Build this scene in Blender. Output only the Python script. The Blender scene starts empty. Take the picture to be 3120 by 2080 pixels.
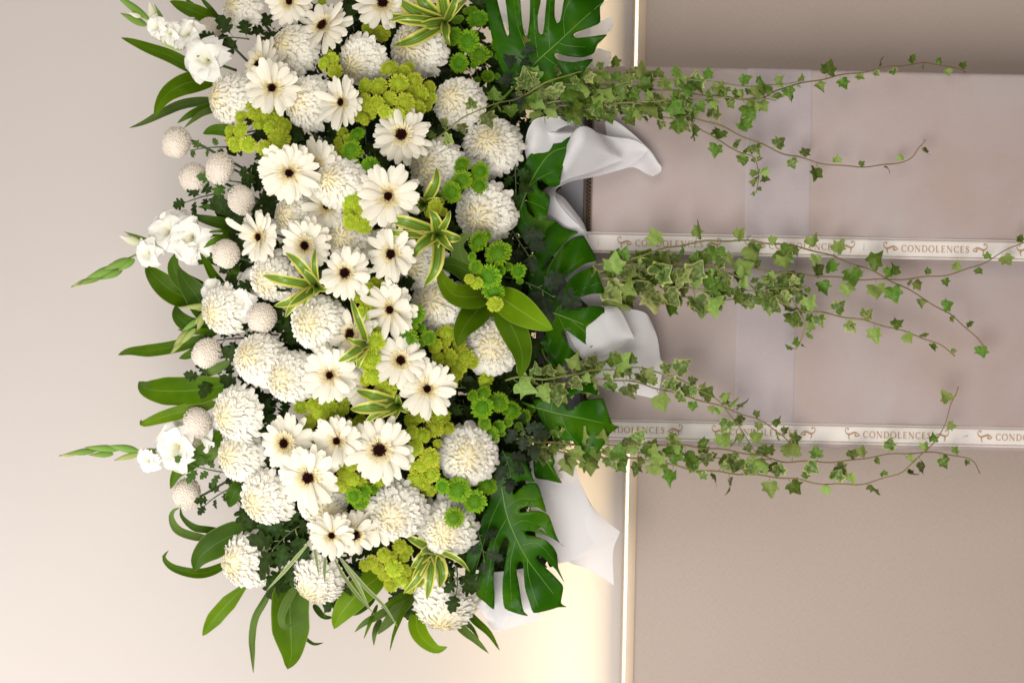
import bpy, math, random
from mathutils import Vector, Matrix
from mathutils.geometry import delaunay_2d_cdt

# ---------------------------------------------------------------- camera, light, exposure
scene = bpy.context.scene
COL = scene.collection
rad = math.radians
DIST = 3.0                      # metres from the camera to the plane depth = 0
PX = 0.000678                   # metres per photograph pixel on that plane
ROLL = rad(1.15)
CAM = Vector((0, -DIST, 1.2))
# the photograph lies on its side: the right of the frame is the floor
R_ = Vector((math.sin(ROLL), 0, -math.cos(ROLL)))
U_ = Vector((math.cos(ROLL), 0, math.sin(ROLL)))
F_ = Vector((0, 1, 0))
D_ = -U_
cam_data = bpy.data.cameras.new('camera')
cam_data.sensor_width = 36
cam_data.lens = 36 * DIST / (3120 * PX)
cam_data.clip_end = 100
cam_data.dof.use_dof = True
cam_data.dof.focus_distance = 2.92
cam_data.dof.aperture_fstop = 2.8
cam = bpy.data.objects.new('camera', cam_data)
COL.objects.link(cam)
cam.matrix_world = Matrix(((R_.x, U_.x, -F_.x, CAM.x), (R_.y, U_.y, -F_.y, CAM.y), (R_.z, U_.z, -F_.z, CAM.z), (0, 0, 0, 1)))
scene.camera = cam

world = bpy.data.worlds.new('World')
scene.world = world
world.use_nodes = True
world.node_tree.nodes['Background'].inputs[0].default_value = (1.0, 0.93, 0.88, 1)
world.node_tree.nodes['Background'].inputs[1].default_value = 0.43


def area(name, loc, target, sx, sy, power, color):
    l = bpy.data.lights.new(name, 'AREA')
    l.shape = 'RECTANGLE'
    l.size, l.size_y, l.energy, l.color = sx, sy, power, color
    o = bpy.data.objects.new(name, l)
    COL.objects.link(o)
    o.location = loc
    o.rotation_euler = (Vector(target) - Vector(loc)).to_track_quat('-Z', 'Y').to_euler()
    return o


area('key_area_light', (-1.25, -2.9, 1.75), (0.0, 0.0, 1.05), 1.9, 1.8, 104, (1.0, 0.95, 0.90))  # unseen soft key at front left, no window behind it
area('right_fill_light', (1.7, -2.5, 1.7), (0.1, 0.2, 0.9), 1.8, 1.8, 26, (1.0, 0.93, 0.85))  # added fill, lifts the dark side of the panel at world right
area('overhead_wash_light', (-1.35, -0.75, 2.95), (-0.55, 0.5, 1.25), 1.3, 0.9, 26, (1.0, 0.95, 0.90))  # unseen overhead wash, aimed to brighten the wall at world left
scene.view_settings.view_transform = 'Standard'
scene.view_settings.look = 'None'
scene.view_settings.exposure = 0.0
scene.view_settings.gamma = 1.0
scene.cycles.max_bounces = 8
scene.cycles.transparent_max_bounces = 8

rng = random.Random(7)


def at(px, py, d=0.0):
    k = (DIST + d) / DIST * PX
    return CAM + R_ * ((px - 1560) * k) + D_ * ((py - 1040) * k) + F_ * (DIST + d)


def px_at(d):
    return PX * (DIST + d) / DIST


def dome(px, py):                # depth of the bank of flowers
    v = -0.12 + 0.2 * (((px - 1050) / 520) ** 2 * 0.8 + ((py - 960) / 1000) ** 2)
    return min(v, 0.16)


# ---------------------------------------------------------------- materials
def new_mat(name):
    m = bpy.data.materials.new(name)
    m.use_nodes = True
    nt = m.node_tree
    for n in list(nt.nodes):
        nt.nodes.remove(n)
    return m, nt


def node(nt, kind, **kw):
    n = nt.nodes.new(kind)
    for k, v in kw.items():
        setattr(n, k, v)
    return n


def mathn(nt, op, a, b=None, clamp=False):
    n = node(nt, 'ShaderNodeMath', operation=op, use_clamp=clamp)
    for i, v in enumerate((a, b)):
        if v is None:
            continue
        if isinstance(v, (int, float)):
            n.inputs[i].default_value = v
        else:
            nt.links.new(v, n.inputs[i])
    return n.outputs[0]


def mixc(nt, fac, a, b, mode='MIX'):
    n = node(nt, 'ShaderNodeMix', data_type='RGBA', blend_type=mode)
    for i, v in ((0, fac), (6, a), (7, b)):
        if isinstance(v, (int, float)):
            n.inputs[i].default_value = v
        elif isinstance(v, tuple):
            n.inputs[i].default_value = (*v[:3], 1)
        else:
            nt.links.new(v, n.inputs[i])
    return n.outputs[2]


def noise(nt, scale, detail=3, coord='Object', dist=0.0, scl=None):
    tc = node(nt, 'ShaderNodeTexCoord')
    src = tc.outputs[coord]
    if scl:
        mp = node(nt, 'ShaderNodeMapping')
        mp.inputs['Scale'].default_value = scl
        nt.links.new(src, mp.inputs[0])
        src = mp.outputs[0]
    n = node(nt, 'ShaderNodeTexNoise')
    n.inputs['Scale'].default_value = scale
    n.inputs['Detail'].default_value = detail
    n.inputs['Distortion'].default_value = dist
    nt.links.new(src, n.inputs['Vector'])
    return n.outputs['Fac']


def ramp(nt, fac, stops):
    n = node(nt, 'ShaderNodeValToRGB')
    e = n.color_ramp.elements
    while len(e) < len(stops):
        e.new(0.5)
    for el, (p, c) in zip(e, stops):
        el.position = p
        el.color = (*c, 1) if len(c) == 3 else c
    nt.links.new(fac, n.inputs[0])
    return n.outputs[0]


def finish(m, nt, color, rough=0.5, trans=0.0, tcolor=None, bump=None, bstr=0.2, bdist=0.002, spec=0.5, sheen=0.0):
    p = node(nt, 'ShaderNodeBsdfPrincipled')
    if isinstance(color, tuple):
        p.inputs['Base Color'].default_value = (*color, 1)
    else:
        nt.links.new(color, p.inputs['Base Color'])
    if isinstance(rough, (int, float)):
        p.inputs['Roughness'].default_value = rough
    else:
        nt.links.new(rough, p.inputs['Roughness'])
    p.inputs['Specular IOR Level'].default_value = spec
    p.inputs['Sheen Weight'].default_value = sheen
    if bump is not None:
        b = node(nt, 'ShaderNodeBump')
        b.inputs['Strength'].default_value = bstr
        b.inputs['Distance'].default_value = bdist
        nt.links.new(bump, b.inputs['Height'])
        nt.links.new(b.outputs[0], p.inputs['Normal'])
    out = node(nt, 'ShaderNodeOutputMaterial')
    sh = p.outputs[0]
    if trans > 0:
        t = node(nt, 'ShaderNodeBsdfTranslucent')
        tc = tcolor if tcolor is not None else color
        if isinstance(tc, tuple):
            t.inputs[0].default_value = (*tc, 1)
        else:
            nt.links.new(tc, t.inputs[0])
        mx = node(nt, 'ShaderNodeMixShader')
        mx.inputs[0].default_value = trans
        nt.links.new(sh, mx.inputs[1])
        nt.links.new(t.outputs[0], mx.inputs[2])
        sh = mx.outputs[0]
    nt.links.new(sh, out.inputs[0])
    return m


def attr_mat(name, rough, trans, vary=0.12, hue=0.0, spec=0.4, bump_scale=None, gain=1.0):
    m, nt = new_mat(name)
    a = node(nt, 'ShaderNodeAttribute', attribute_name='Col')
    oi = node(nt, 'ShaderNodeObjectInfo')
    h = node(nt, 'ShaderNodeHueSaturation')
    nt.links.new(a.outputs['Color'], h.inputs['Color'])
    nt.links.new(mathn(nt, 'ADD', mathn(nt, 'MULTIPLY', oi.outputs['Random'], vary * 2), gain - vary), h.inputs['Value'])
    nt.links.new(mathn(nt, 'ADD', mathn(nt, 'MULTIPLY', oi.outputs['Random'], hue * 2), 0.5 - hue), h.inputs['Hue'])
    b = noise(nt, bump_scale, 2) if bump_scale else None
    return finish(m, nt, h.outputs[0], rough, trans, bump=b, bstr=0.25, bdist=0.001, spec=spec)


MAT = {}
MAT['petal'] = attr_mat('white_petal', 0.55, 0.36, 0.03, spec=0.25)
MAT['eye'] = attr_mat('gerbera_eye', 0.8, 0.0, 0.1, spec=0.04)
MAT['bloom'] = attr_mat('green_bloom', 0.6, 0.22, 0.10, 0.008, spec=0.2)
MAT['leaflet'] = attr_mat('lobed_leaf', 0.5, 0.15, 0.25, 0.015, spec=0.08, bump_scale=40)
MAT['ivy'] = attr_mat('ivy_leaf', 0.42, 0.22, 0.36, 0.018, spec=0.2, bump_scale=60)
MAT['stem'] = attr_mat('plant_stem', 0.55, 0.0, 0.15, 0.01)


SPEC = 0.09


def blade_mat(name, dark, light, edge, edge_w, vein, rough, trans, streak=0.25, tip=None):
    m, nt = new_mat(name)
    uv = node(nt, 'ShaderNodeUVMap')
    sp = node(nt, 'ShaderNodeSeparateXYZ')
    nt.links.new(uv.outputs[0], sp.inputs[0])
    u, v = sp.outputs[0], sp.outputs[1]
    across = mathn(nt, 'ABSOLUTE', mathn(nt, 'SUBTRACT', mathn(nt, 'MULTIPLY', u, 2.0), 1.0))
    oi = node(nt, 'ShaderNodeObjectInfo')
    # fine parallel veins
    mp = node(nt, 'ShaderNodeMapping')
    mp.inputs['Scale'].default_value = (26, 1.1, 1)
    nt.links.new(uv.outputs[0], mp.inputs[0])
    n1 = node(nt, 'ShaderNodeTexNoise')
    n1.inputs['Scale'].default_value = 2.0
    n1.inputs['Detail'].default_value = 2
    nt.links.new(mp.outputs[0], n1.inputs['Vector'])
    big = noise(nt, 14, 3)
    f = mathn(nt, 'ADD', mathn(nt, 'MULTIPLY', n1.outputs['Fac'], streak * 2), mathn(nt, 'SUBTRACT', mathn(nt, 'MULTIPLY', big, 1.5), 0.25 + streak), True)
    c = mixc(nt, f, dark, light)
    mid = mathn(nt, 'LESS_THAN', across, 0.035)
    c = mixc(nt, mathn(nt, 'MULTIPLY', mid, 0.55), c, vein)
    e = node(nt, 'ShaderNodeMapRange')
    e.inputs['From Min'].default_value = 1 - edge_w - 0.04
    e.inputs['From Max'].default_value = 1 - edge_w + 0.04
    nt.links.new(across, e.inputs['Value'])
    c = mixc(nt, e.outputs[0], c, edge)
    if tip:
        t = node(nt, 'ShaderNodeMapRange')
        t.inputs['From Min'].default_value = 0.035
        t.inputs['From Max'].default_value = 0.0
        nt.links.new(v, t.inputs['Value'])
        c = mixc(nt, t.outputs[0], c, tip)
    h = node(nt, 'ShaderNodeHueSaturation')
    nt.links.new(c, h.inputs['Color'])
    nt.links.new(mathn(nt, 'ADD', mathn(nt, 'MULTIPLY', oi.outputs['Random'], 0.4), 0.8), h.inputs['Value'])
    return finish(m, nt, h.outputs[0], rough, trans, bump=n1.outputs['Fac'], bstr=0.25, bdist=0.0015, spec=SPEC)


MAT['broad'] = blade_mat('broad_leaf_green', (0.032, 0.086, 0.001), (0.088, 0.172, 0.002), (0.22, 0.28, 0.04), 0.03, (0.13, 0.25, 0.04), 0.34, 0.22, tip=(0.12, 0.08, 0.03))
MAT['broad_dark'] = blade_mat('broad_leaf_deep_green', (0.024, 0.066, 0.003), (0.058, 0.114, 0.007), (0.17, 0.24, 0.07), 0.035, (0.08, 0.17, 0.05), 0.38, 0.15, tip=(0.12, 0.09, 0.04))
MAT['broad_light'] = blade_mat('broad_leaf_light_green', (0.075, 0.17, 0.002), (0.165, 0.275, 0.006), (0.25, 0.36, 0.07), 0.03, (0.24, 0.38, 0.06), 0.34, 0.28, tip=(0.12, 0.08, 0.03))
MAT['broad_grey'] = blade_mat('broad_leaf_underside', (0.062, 0.112, 0.020), (0.115, 0.178, 0.036), (0.20, 0.28, 0.11), 0.04, (0.13, 0.23, 0.09), 0.5, 0.2)


def striped_mat():
    m, nt = new_mat('striped_leaf')
    uv = node(nt, 'ShaderNodeUVMap')
    sp = node(nt, 'ShaderNodeSeparateXYZ')
    nt.links.new(uv.outputs[0], sp.inputs[0])
    u = sp.outputs[0]
    Y, P, G, DG = (0.66, 0.61, 0.085), (0.70, 0.66, 0.20), (0.18, 0.31, 0.025), (0.060, 0.16, 0.012)
    c = ramp(nt, u, [(0.0, P), (0.14, Y), (0.19, G), (0.33, DG), (0.42, G), (0.455, (0.28, 0.36, 0.06)), (0.49, DG),
                     (0.60, G), (0.645, (0.28, 0.36, 0.06)), (0.68, DG), (0.78, G), (0.84, Y), (1.0, P)])
    n = noise(nt, 30, 2)
    c = mixc(nt, mathn(nt, 'MULTIPLY', n, 0.25), c, (0.16, 0.30, 0.03))
    return finish(m, nt, c, 0.36, 0.22)


MAT['striped'] = striped_mat()
MAT['grass'] = blade_mat('grass_blade', (0.14, 0.20, 0.07), (0.20, 0.26, 0.10), (0.42, 0.45, 0.25), 0.3, (0.4, 0.42, 0.25), 0.45, 0.15)


def monstera_mat():
    m, nt = new_mat('monstera_leaf')
    n = noise(nt, 9, 4)
    n2 = noise(nt, 120, 2)
    c = ramp(nt, n, [(0.3, (0.007, 0.044, 0.0004)), (0.55, (0.020, 0.092, 0.0005)), (0.78, (0.070, 0.165, 0.002))])
    c = mixc(nt, mathn(nt, 'GREATER_THAN', noise(nt, 23, 2), 0.735), c, (0.12, 0.12, 0.03))
    r = mathn(nt, 'ADD', mathn(nt, 'MULTIPLY', n2, 0.12), 0.24)
    return finish(m, nt, c, r, 0.12, bump=n, bstr=0.35, bdist=0.006, spec=0.10)


MAT['monstera'] = monstera_mat()
m_, nt_ = new_mat('monstera_vein')
MAT['vein'] = finish(m_, nt_, (0.075, 0.19, 0.012), 0.4)


def paper_mat():
    m, nt = new_mat('white_nonwoven_paper')
    n = noise(nt, 450, 2)
    n2 = noise(nt, 6, 3)
    c = mixc(nt, n2, (0.80, 0.80, 0.83), (0.86, 0.86, 0.89))
    wr = noise(nt, 13, 4, dist=1.2)
    finish(m, nt, c, 0.9, 0.28, bump=mathn(nt, 'ADD', wr, mathn(nt, 'MULTIPLY', n, 0.06)), bstr=0.30, bdist=0.008, spec=0.08)
    out = next(q for q in nt.nodes if q.type == 'OUTPUT_MATERIAL')
    tr = node(nt, 'ShaderNodeBsdfTransparent')
    mx = node(nt, 'ShaderNodeMixShader')
    mx.inputs[0].default_value = 0.16
    nt.links.new(out.inputs[0].links[0].from_socket, mx.inputs[1])
    nt.links.new(tr.outputs[0], mx.inputs[2])
    nt.links.new(mx.outputs[0], out.inputs[0])
    return m


MAT['paper'] = paper_mat()


def felt_mat(name, a, b, scale=5):
    m, nt = new_mat(name)
    big = noise(nt, scale, 4, dist=0.5)
    f1 = noise(nt, 1.0, 3, scl=(240, 240, 900))
    f2 = noise(nt, 700, 2)
    fib = noise(nt, 1.0, 2, scl=(160, 160, 60))
    c = mixc(nt, ramp(nt, big, [(0.36, (0, 0, 0)), (0.66, (1, 1, 1))]), a, b)
    c = mixc(nt, 0.16, c, mixc(nt, f2, (0.05, 0.04, 0.04), (0.9, 0.85, 0.85)))
    c = mixc(nt, 0.07, c, mixc(nt, f1, (0.05, 0.04, 0.04), (0.9, 0.85, 0.85)))
    h = mathn(nt, 'ADD', f2, mathn(nt, 'MULTIPLY', fib, 0.6))
    return finish(m, nt, c, 0.9, bump=h, bstr=0.35, bdist=0.0012, spec=0.15, sheen=0.15)


MAT['felt'] = felt_mat('mauve_felt', (0.372, 0.280, 0.252), (0.398, 0.340, 0.338))
MAT['band'] = felt_mat('lavender_felt', (0.395, 0.340, 0.355), (0.415, 0.360, 0.376), 4)
MAT['felt_edge'] = felt_mat('pale_felt_edge', (0.62, 0.58, 0.62), (0.68, 0.64, 0.68), 8)
MAT['grey_board'] = felt_mat('grey_board', (0.16, 0.165, 0.19), (0.20, 0.205, 0.23), 8)


def fabric_mat():
    m, nt = new_mat('linen_panel_cloth')
    h1 = noise(nt, 1.0, 3, scl=(110, 110, 1300))
    h2 = noise(nt, 1.0, 3, scl=(1300, 1300, 110))
    big = noise(nt, 3, 3)
    c = mixc(nt, big, (0.405, 0.342, 0.302), (0.435, 0.370, 0.328))
    w = mathn(nt, 'MULTIPLY', mathn(nt, 'ADD', h1, h2), 0.5)
    c = mixc(nt, 0.15, c, mixc(nt, ramp(nt, w, [(0.38, (0, 0, 0)), (0.62, (1, 1, 1))]), (0.15, 0.11, 0.09), (0.62, 0.51, 0.45)))
    return finish(m, nt, c, 0.85, bump=w, bstr=0.3, bdist=0.001, spec=0.2)


MAT['fabric'] = fabric_mat()


def wall_mat():
    m, nt = new_mat('painted_plaster')
    n = noise(nt, 2.5, 4)
    sp = noise(nt, 1.0, 2, scl=(14, 14, 14))
    fine = noise(nt, 260, 3)
    c = mixc(nt, n, (0.468, 0.438, 0.420), (0.492, 0.462, 0.445))
    speck = mathn(nt, 'GREATER_THAN', sp, 0.80)
    c = mixc(nt, mathn(nt, 'MULTIPLY', speck, 0.25), c, (0.4, 0.33, 0.28))
    return finish(m, nt, c, 0.8, bump=mathn(nt, 'ADD', fine, mathn(nt, 'MULTIPLY', n, 2)), bstr=0.12, bdist=0.002, spec=0.25)


MAT['wall'] = wall_mat()


def plain(name, c, rough=0.5, spec=0.4, metal=0):
    m, nt = new_mat(name)
    n = noise(nt, 40, 3)
    return finish(m, nt, mixc(nt, mathn(nt, 'MULTIPLY', n, 0.25), c, tuple(x * 0.75 for x in c)), rough, spec=spec)


MAT['trim'] = plain('tan_trim', (0.56, 0.44, 0.32), 0.45)
MAT['ribbon'] = plain('white_satin_ribbon', (0.74, 0.70, 0.67), 0.42)
MAT['gold'] = plain('gold_print', (0.42, 0.25, 0.115), 0.45)
MAT['line'] = plain('brown_print', (0.33, 0.215, 0.14), 0.5)
MAT['staple'] = plain('staple_metal', (0.5, 0.5, 0.5), 0.3)
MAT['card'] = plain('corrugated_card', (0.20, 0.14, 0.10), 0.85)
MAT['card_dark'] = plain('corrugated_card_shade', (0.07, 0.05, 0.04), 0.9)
MAT['foam'] = plain('shade_dark_foam', (0.010, 0.024, 0.010), 0.95)  # near-black green: shade of the deep gaps put into the foam colour
MAT['floor'] = plain('grey_carpet', (0.22, 0.19, 0.17), 0.95)
m_, nt_ = new_mat('led_diffuser')
e_ = node(nt_, 'ShaderNodeEmission')
e_.inputs[0].default_value = (1.0, 0.79, 0.46, 1)
e_.inputs[1].default_value = 215
nt_.links.new(e_.outputs[0], node(nt_, 'ShaderNodeOutputMaterial').inputs[0])
MAT['led'] = m_
m_, nt_ = new_mat('led_lip')
e_ = node(nt_, 'ShaderNodeEmission')
e_.inputs[0].default_value = (1.0, 0.93, 0.76, 1)
e_.inputs[1].default_value = 1.5
nt_.links.new(e_.outputs[0], node(nt_, 'ShaderNodeOutputMaterial').inputs[0])
MAT['lip'] = m_


# ---------------------------------------------------------------- mesh helpers
class MB:
    def __init__(self):
        self.v, self.f, self.c, self.uv, self.mi = [], [], [], [], []

    def vert(self, p, c=(1, 1, 1), uv=(0, 0)):
        self.v.append(tuple(p))
        self.c.append(c)
        self.uv.append(uv)
        return len(self.v) - 1

    def face(self, *i, m=0):
        self.f.append(i)
        self.mi.append(m)

    def grid(self, rows, cols=None, uvs=None):
        n = len(rows[0])
        base = len(self.v)
        for j, r in enumerate(rows):
            for i, p in enumerate(r):
                self.vert(p, cols[j][i] if cols else (1, 1, 1), uvs[j][i] if uvs else (i / (n - 1), j / (len(rows) - 1)))
        for j in range(len(rows) - 1):
            for i in range(n - 1):
                a = base + j * n + i
                self.face(a, a + 1, a + n + 1, a + n)

    def tube(self, pts, r0, r1, sides=6, c=(0.1, 0.2, 0.05), c1=None, m=0):
        pts = [Vector(p) for p in pts]
        base = len(self.v)
        n = len(pts)
        ref = Vector((0.3, 0.9, 0.2))
        for j, p in enumerate(pts):
            t = (pts[min(j + 1, n - 1)] - pts[max(j - 1, 0)])
            if t.length < 1e-9:
                t = Vector((0, 0, 1))
            t.normalize()
            a = t.cross(ref)
            if a.length < 0.05:
                a = t.cross(Vector((1, 0, 0)))
            a.normalize()
            b = t.cross(a)
            k = j / max(n - 1, 1)
            r = r0 + (r1 - r0) * k
            cc = c if c1 is None else tuple(c[q] + (c1[q] - c[q]) * k for q in range(3))
            for s in range(sides):
                an = 2 * math.pi * s / sides
                self.vert(p + (a * math.cos(an) + b * math.sin(an)) * r, cc)
        for j in range(n - 1):
            for s in range(sides):
                a0 = base + j * sides + s
                a1 = base + j * sides + (s + 1) % sides
                self.face(a0, a1, a1 + sides, a0 + sides, m=m)
        self.face(*[base + s for s in range(sides)][::-1], m=m)
        self.face(*[base + (n - 1) * sides + s for s in range(sides)], m=m)

    def box(self, lo, hi, m=0):
        b = len(self.v)
        for z in (lo[2], hi[2]):
            for y in (lo[1], hi[1]):
                for x in (lo[0], hi[0]):
                    self.vert((x, y, z))
        for q in ((0, 2, 3, 1), (4, 5, 7, 6), (0, 1, 5, 4), (2, 6, 7, 3), (0, 4, 6, 2), (1, 3, 7, 5)):
            self.face(*[b + i for i in q], m=m)

    def mesh(self, name, smooth=True, origin=None):
        me = bpy.data.meshes.new(name)
        v = self.v
        if origin is not None:
            v = [(p[0] - origin[0], p[1] - origin[1], p[2] - origin[2]) for p in v]
        me.from_pydata(v, [], self.f)
        a = me.color_attributes.new('Col', 'FLOAT_COLOR', 'POINT')
        flat = []
        for c in self.c:
            flat += [c[0], c[1], c[2], 1.0]
        a.data.foreach_set('color', flat)
        uvl = me.uv_layers.new(name='UVMap')
        li = [0] * len(me.loops)
        me.loops.foreach_get('vertex_index', li)
        fl = []
        for i in li:
            fl += list(self.uv[i])
        uvl.data.foreach_set('uv', fl)
        me.polygons.foreach_set('material_index', self.mi)
        if smooth:
            me.polygons.foreach_set('use_smooth', [True] * len(me.polygons))
        me.update()
        return me


def obj(name, me, mats, parent=None, mw=None):
    o = bpy.data.objects.new(name, me)
    COL.objects.link(o)
    if me is not None and not me.materials:
        for m in (mats if isinstance(mats, (list, tuple)) else [mats]):
            me.materials.append(m)
    if parent is not None:
        o.parent = parent
    if mw is not None:
        o.matrix_local = mw
    return o


def tag(o, label=None, cat=None, group=None, kind=None):
    if label:
        o['label'] = label
    if cat:
        o['category'] = cat
    if group:
        o['group'] = group
    if kind:
        o['kind'] = kind
    return o


def thing(name, loc, label, cat, group=None):
    o = bpy.data.objects.new(name, None)
    COL.objects.link(o)
    o.empty_display_size = 0.02
    o.location = loc
    return tag(o, label, cat, group)


def frame(n, spin=0.0):
    n = Vector(n).normalized()
    a = n.cross(Vector((0.12, 0.2, 0.97)))
    a.normalize()
    b = n.cross(a)
    x = a * math.cos(spin) + b * math.sin(spin)
    y = n.cross(x)
    return Matrix(((x.x, y.x, n.x), (x.y, y.y, n.y), (x.z, y.z, n.z)))


def face_dir(tx, ty):
    return (-F_ + R_ * tx + D_ * ty).normalized()


def catmull(pts, per=6):
    pts = [Vector(p) for p in pts]
    if len(pts) < 3:
        return [pts[0].lerp(pts[-1], i / per) for i in range(per + 1)]
    P = [pts[0] * 2 - pts[1]] + pts + [pts[-1] * 2 - pts[-2]]
    out = []
    for i in range(1, len(P) - 2):
        p0, p1, p2, p3 = P[i - 1], P[i], P[i + 1], P[i + 2]
        for k in range(per):
            t = k / per
            out.append(0.5 * ((2 * p1) + (p2 - p0) * t + (2 * p0 - 5 * p1 + 4 * p2 - p3) * t * t + (3 * p1 - p0 - 3 * p2 + p3) * t ** 3))
    out.append(pts[-1])
    return out


def resample(pts, n):
    L = [0]
    for a, b in zip(pts, pts[1:]):
        L.append(L[-1] + (b - a).length)
    out = []
    j = 0
    for i in range(n):
        t = L[-1] * i / (n - 1)
        while j < len(L) - 2 and L[j + 1] < t:
            j += 1
        k = (t - L[j]) / max(L[j + 1] - L[j], 1e-9)
        out.append(pts[j].lerp(pts[j + 1], min(max(k, 0), 1)))
    return out


def lerp3(a, b, t):
    return tuple(a[i] + (b[i] - a[i]) * t for i in range(3))


# ---------------------------------------------------------------- the setting: wall, lit ledge, cloth panel, floor
Y_WALL, Y_PANEL = 0.56, 0.40
FLOOR = -0.4
ledge_z = at(1925, 1040, Y_PANEL).z
TRIM_H = 0.019
mb = MB()
mb.box((-3.2, Y_WALL, ledge_z - 0.25), (3.2, Y_WALL + 0.1, 3.4))
tag(obj('wall', mb.mesh('wall', False), MAT['wall']), 'smooth beige plaster wall behind the flowers', kind='structure')
mb = MB()
mb.box((-3.2, -5.0, FLOOR - 0.02), (3.2, Y_WALL, FLOOR))
tag(obj('floor', mb.mesh('floor', False), MAT['floor']), kind='structure')
pn = thing('wall_panel', (0, Y_PANEL, 0), 'linen covered wall panel with a lit ledge along its top', 'wall panel')


def child_box(name, lo, hi, mat, parent, bevel=0.0, seg=3):
    mb = MB()
    o0 = parent.location
    mb.box([lo[i] - o0[i] for i in range(3)], [hi[i] - o0[i] for i in range(3)])
    o = obj(name, mb.mesh(name, bevel > 0), mat, parent)
    if bevel:
        b = o.modifiers.new('bevel', 'BEVEL')
        b.width, b.segments = bevel, seg
    return o


child_box('cloth_face', (-3.2, Y_PANEL, FLOOR), (3.2, Y_WALL - 0.004, ledge_z - TRIM_H), MAT['fabric'], pn)
child_box('trim', (-3.2, Y_PANEL - 0.003, ledge_z - TRIM_H), (3.2, Y_WALL - 0.003, ledge_z), MAT['trim'], pn, 0.001, 2)
child_box('ledge_light_block', (-3.2, Y_PANEL + 0.0095, ledge_z), (3.2, Y_PANEL + 0.013, ledge_z + 0.0026), MAT['trim'], pn)  # added unseen strip, keeps LED light off the ledge top
lip = MB()
mb = MB()
for i in range(80):
    xa = -3.2 + 0.08 * i
    z = ledge_z + 0.002
    mb.face(*[mb.vert(p) for p in ((xa, 0.0032, z), (xa + 0.08, 0.0032, z), (xa + 0.08, 0.0088, z), (xa, 0.0088, z))])
lip.box((-3.2, 0.0005, ledge_z + 0.0002), (3.2, 0.0030, ledge_z + 0.0068))
obj('light_strip', mb.mesh('light_strip', False), MAT['led'], pn)
obj('diffuser', lip.mesh('diffuser', False), MAT['lip'], pn)

# ---------------------------------------------------------------- stands with ribbons
Y1, Y2 = 0.16, 0.20
xr1 = at(2500, 212, Y1).x       # edges of the nearer stand
xl1 = at(2450, 783, Y1).x
xl2 = at(2500, 1364, Y2).x
ztop = at(1778, 620, Y1).z
ztop2 = at(1776, 900, Y2).z


def stand(name, label, x0, x1, y, zt, band):
    s = thing(name, ((x0 + x1) / 2, y + 0.08, 0), label, 'display stand', 'felt covered stands carrying the flowers')
    child_box('felt_cover', (x0, y, FLOOR), (x1, y + 0.17, zt - 0.016), MAT['felt'], s, 0.010, 4)
    # corrugated rim: two liners and the zigzag between them
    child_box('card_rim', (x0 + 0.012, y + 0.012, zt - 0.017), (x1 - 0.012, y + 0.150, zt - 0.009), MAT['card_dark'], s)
    mb = MB()
    ox, oy, oz = s.location
    n = 90
    for k in range(n):
        xa = x0 + 0.012 + (x1 - x0 - 0.024) * k / n
        xb = x0 + 0.012 + (x1 - x0 - 0.024) * (k + 1) / n
        za, zb = (zt - 0.0165, zt - 0.006) if k % 2 == 0 else (zt - 0.006, zt - 0.0165)
        a = [mb.vert((xa - ox, y + 0.004 - oy, za - oz)), mb.vert((xb - ox, y + 0.004 - oy, zb - oz)),
             mb.vert((xb - ox, y + 0.004 - oy, zb - oz + 0.0016)), mb.vert((xa - ox, y + 0.004 - oy, za - oz + 0.0016))]
        b = [mb.vert((mb.v[i][0], y + 0.02 - oy, mb.v[i][2])) for i in a]
        mb.face(*a)
        mb.face(a[3], a[2], b[2], b[3])
        mb.face(a[0], b[0], b[1], a[1])
    obj('corrugation', mb.mesh('corrugation', False), MAT['card'], s)
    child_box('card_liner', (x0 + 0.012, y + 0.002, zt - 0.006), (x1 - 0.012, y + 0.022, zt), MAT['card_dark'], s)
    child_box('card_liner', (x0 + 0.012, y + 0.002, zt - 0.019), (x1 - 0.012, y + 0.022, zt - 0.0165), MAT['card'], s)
    zb = [at(p, 900, y).z for p in band]
    child_box('felt_band', (x0 - 0.001, y - 0.0012, zb[1]), (x1 + 0.001, y + 0.171, zb[0]), MAT['band'], s, 0.0102, 4)
    child_box('inner_board', (x0 + 0.02, y + 0.03, zt - 0.05), (x1 - 0.02, y + 0.14, zt + 0.10), MAT['grey_board'], s)
    return s


stand('felt_stand', 'mauve felt covered stand at the upper right with card rim showing', xl1, xr1, Y1, ztop, (2257, 2471))
stand('felt_stand', 'mauve felt covered stand at the lower right set slightly back', xl2, xl1 + 0.05, Y2, ztop2, (2238, 2434))

# lettering: strokes (x, y, half width) in cap heights
TH, TN = 0.075, 0.028


def arc(cx, cy, rx, ry, a0, a1, wf, n=16):
    out = []
    for i in range(n + 1):
        a = rad(a0 + (a1 - a0) * i / n)
        out.append((cx + rx * math.cos(a), cy + ry * math.sin(a), wf(a)))
    return out


def ring_w(a):
    return TN + (TH - TN) * abs(math.cos(a)) ** 1.3


def stem_(x):
    return [(x, 0, TH), (x, 1, TH)]


def serif(x, y, w=0.12):
    return [(x - w, y, 0.022), (x + w, y, 0.022)]


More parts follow.
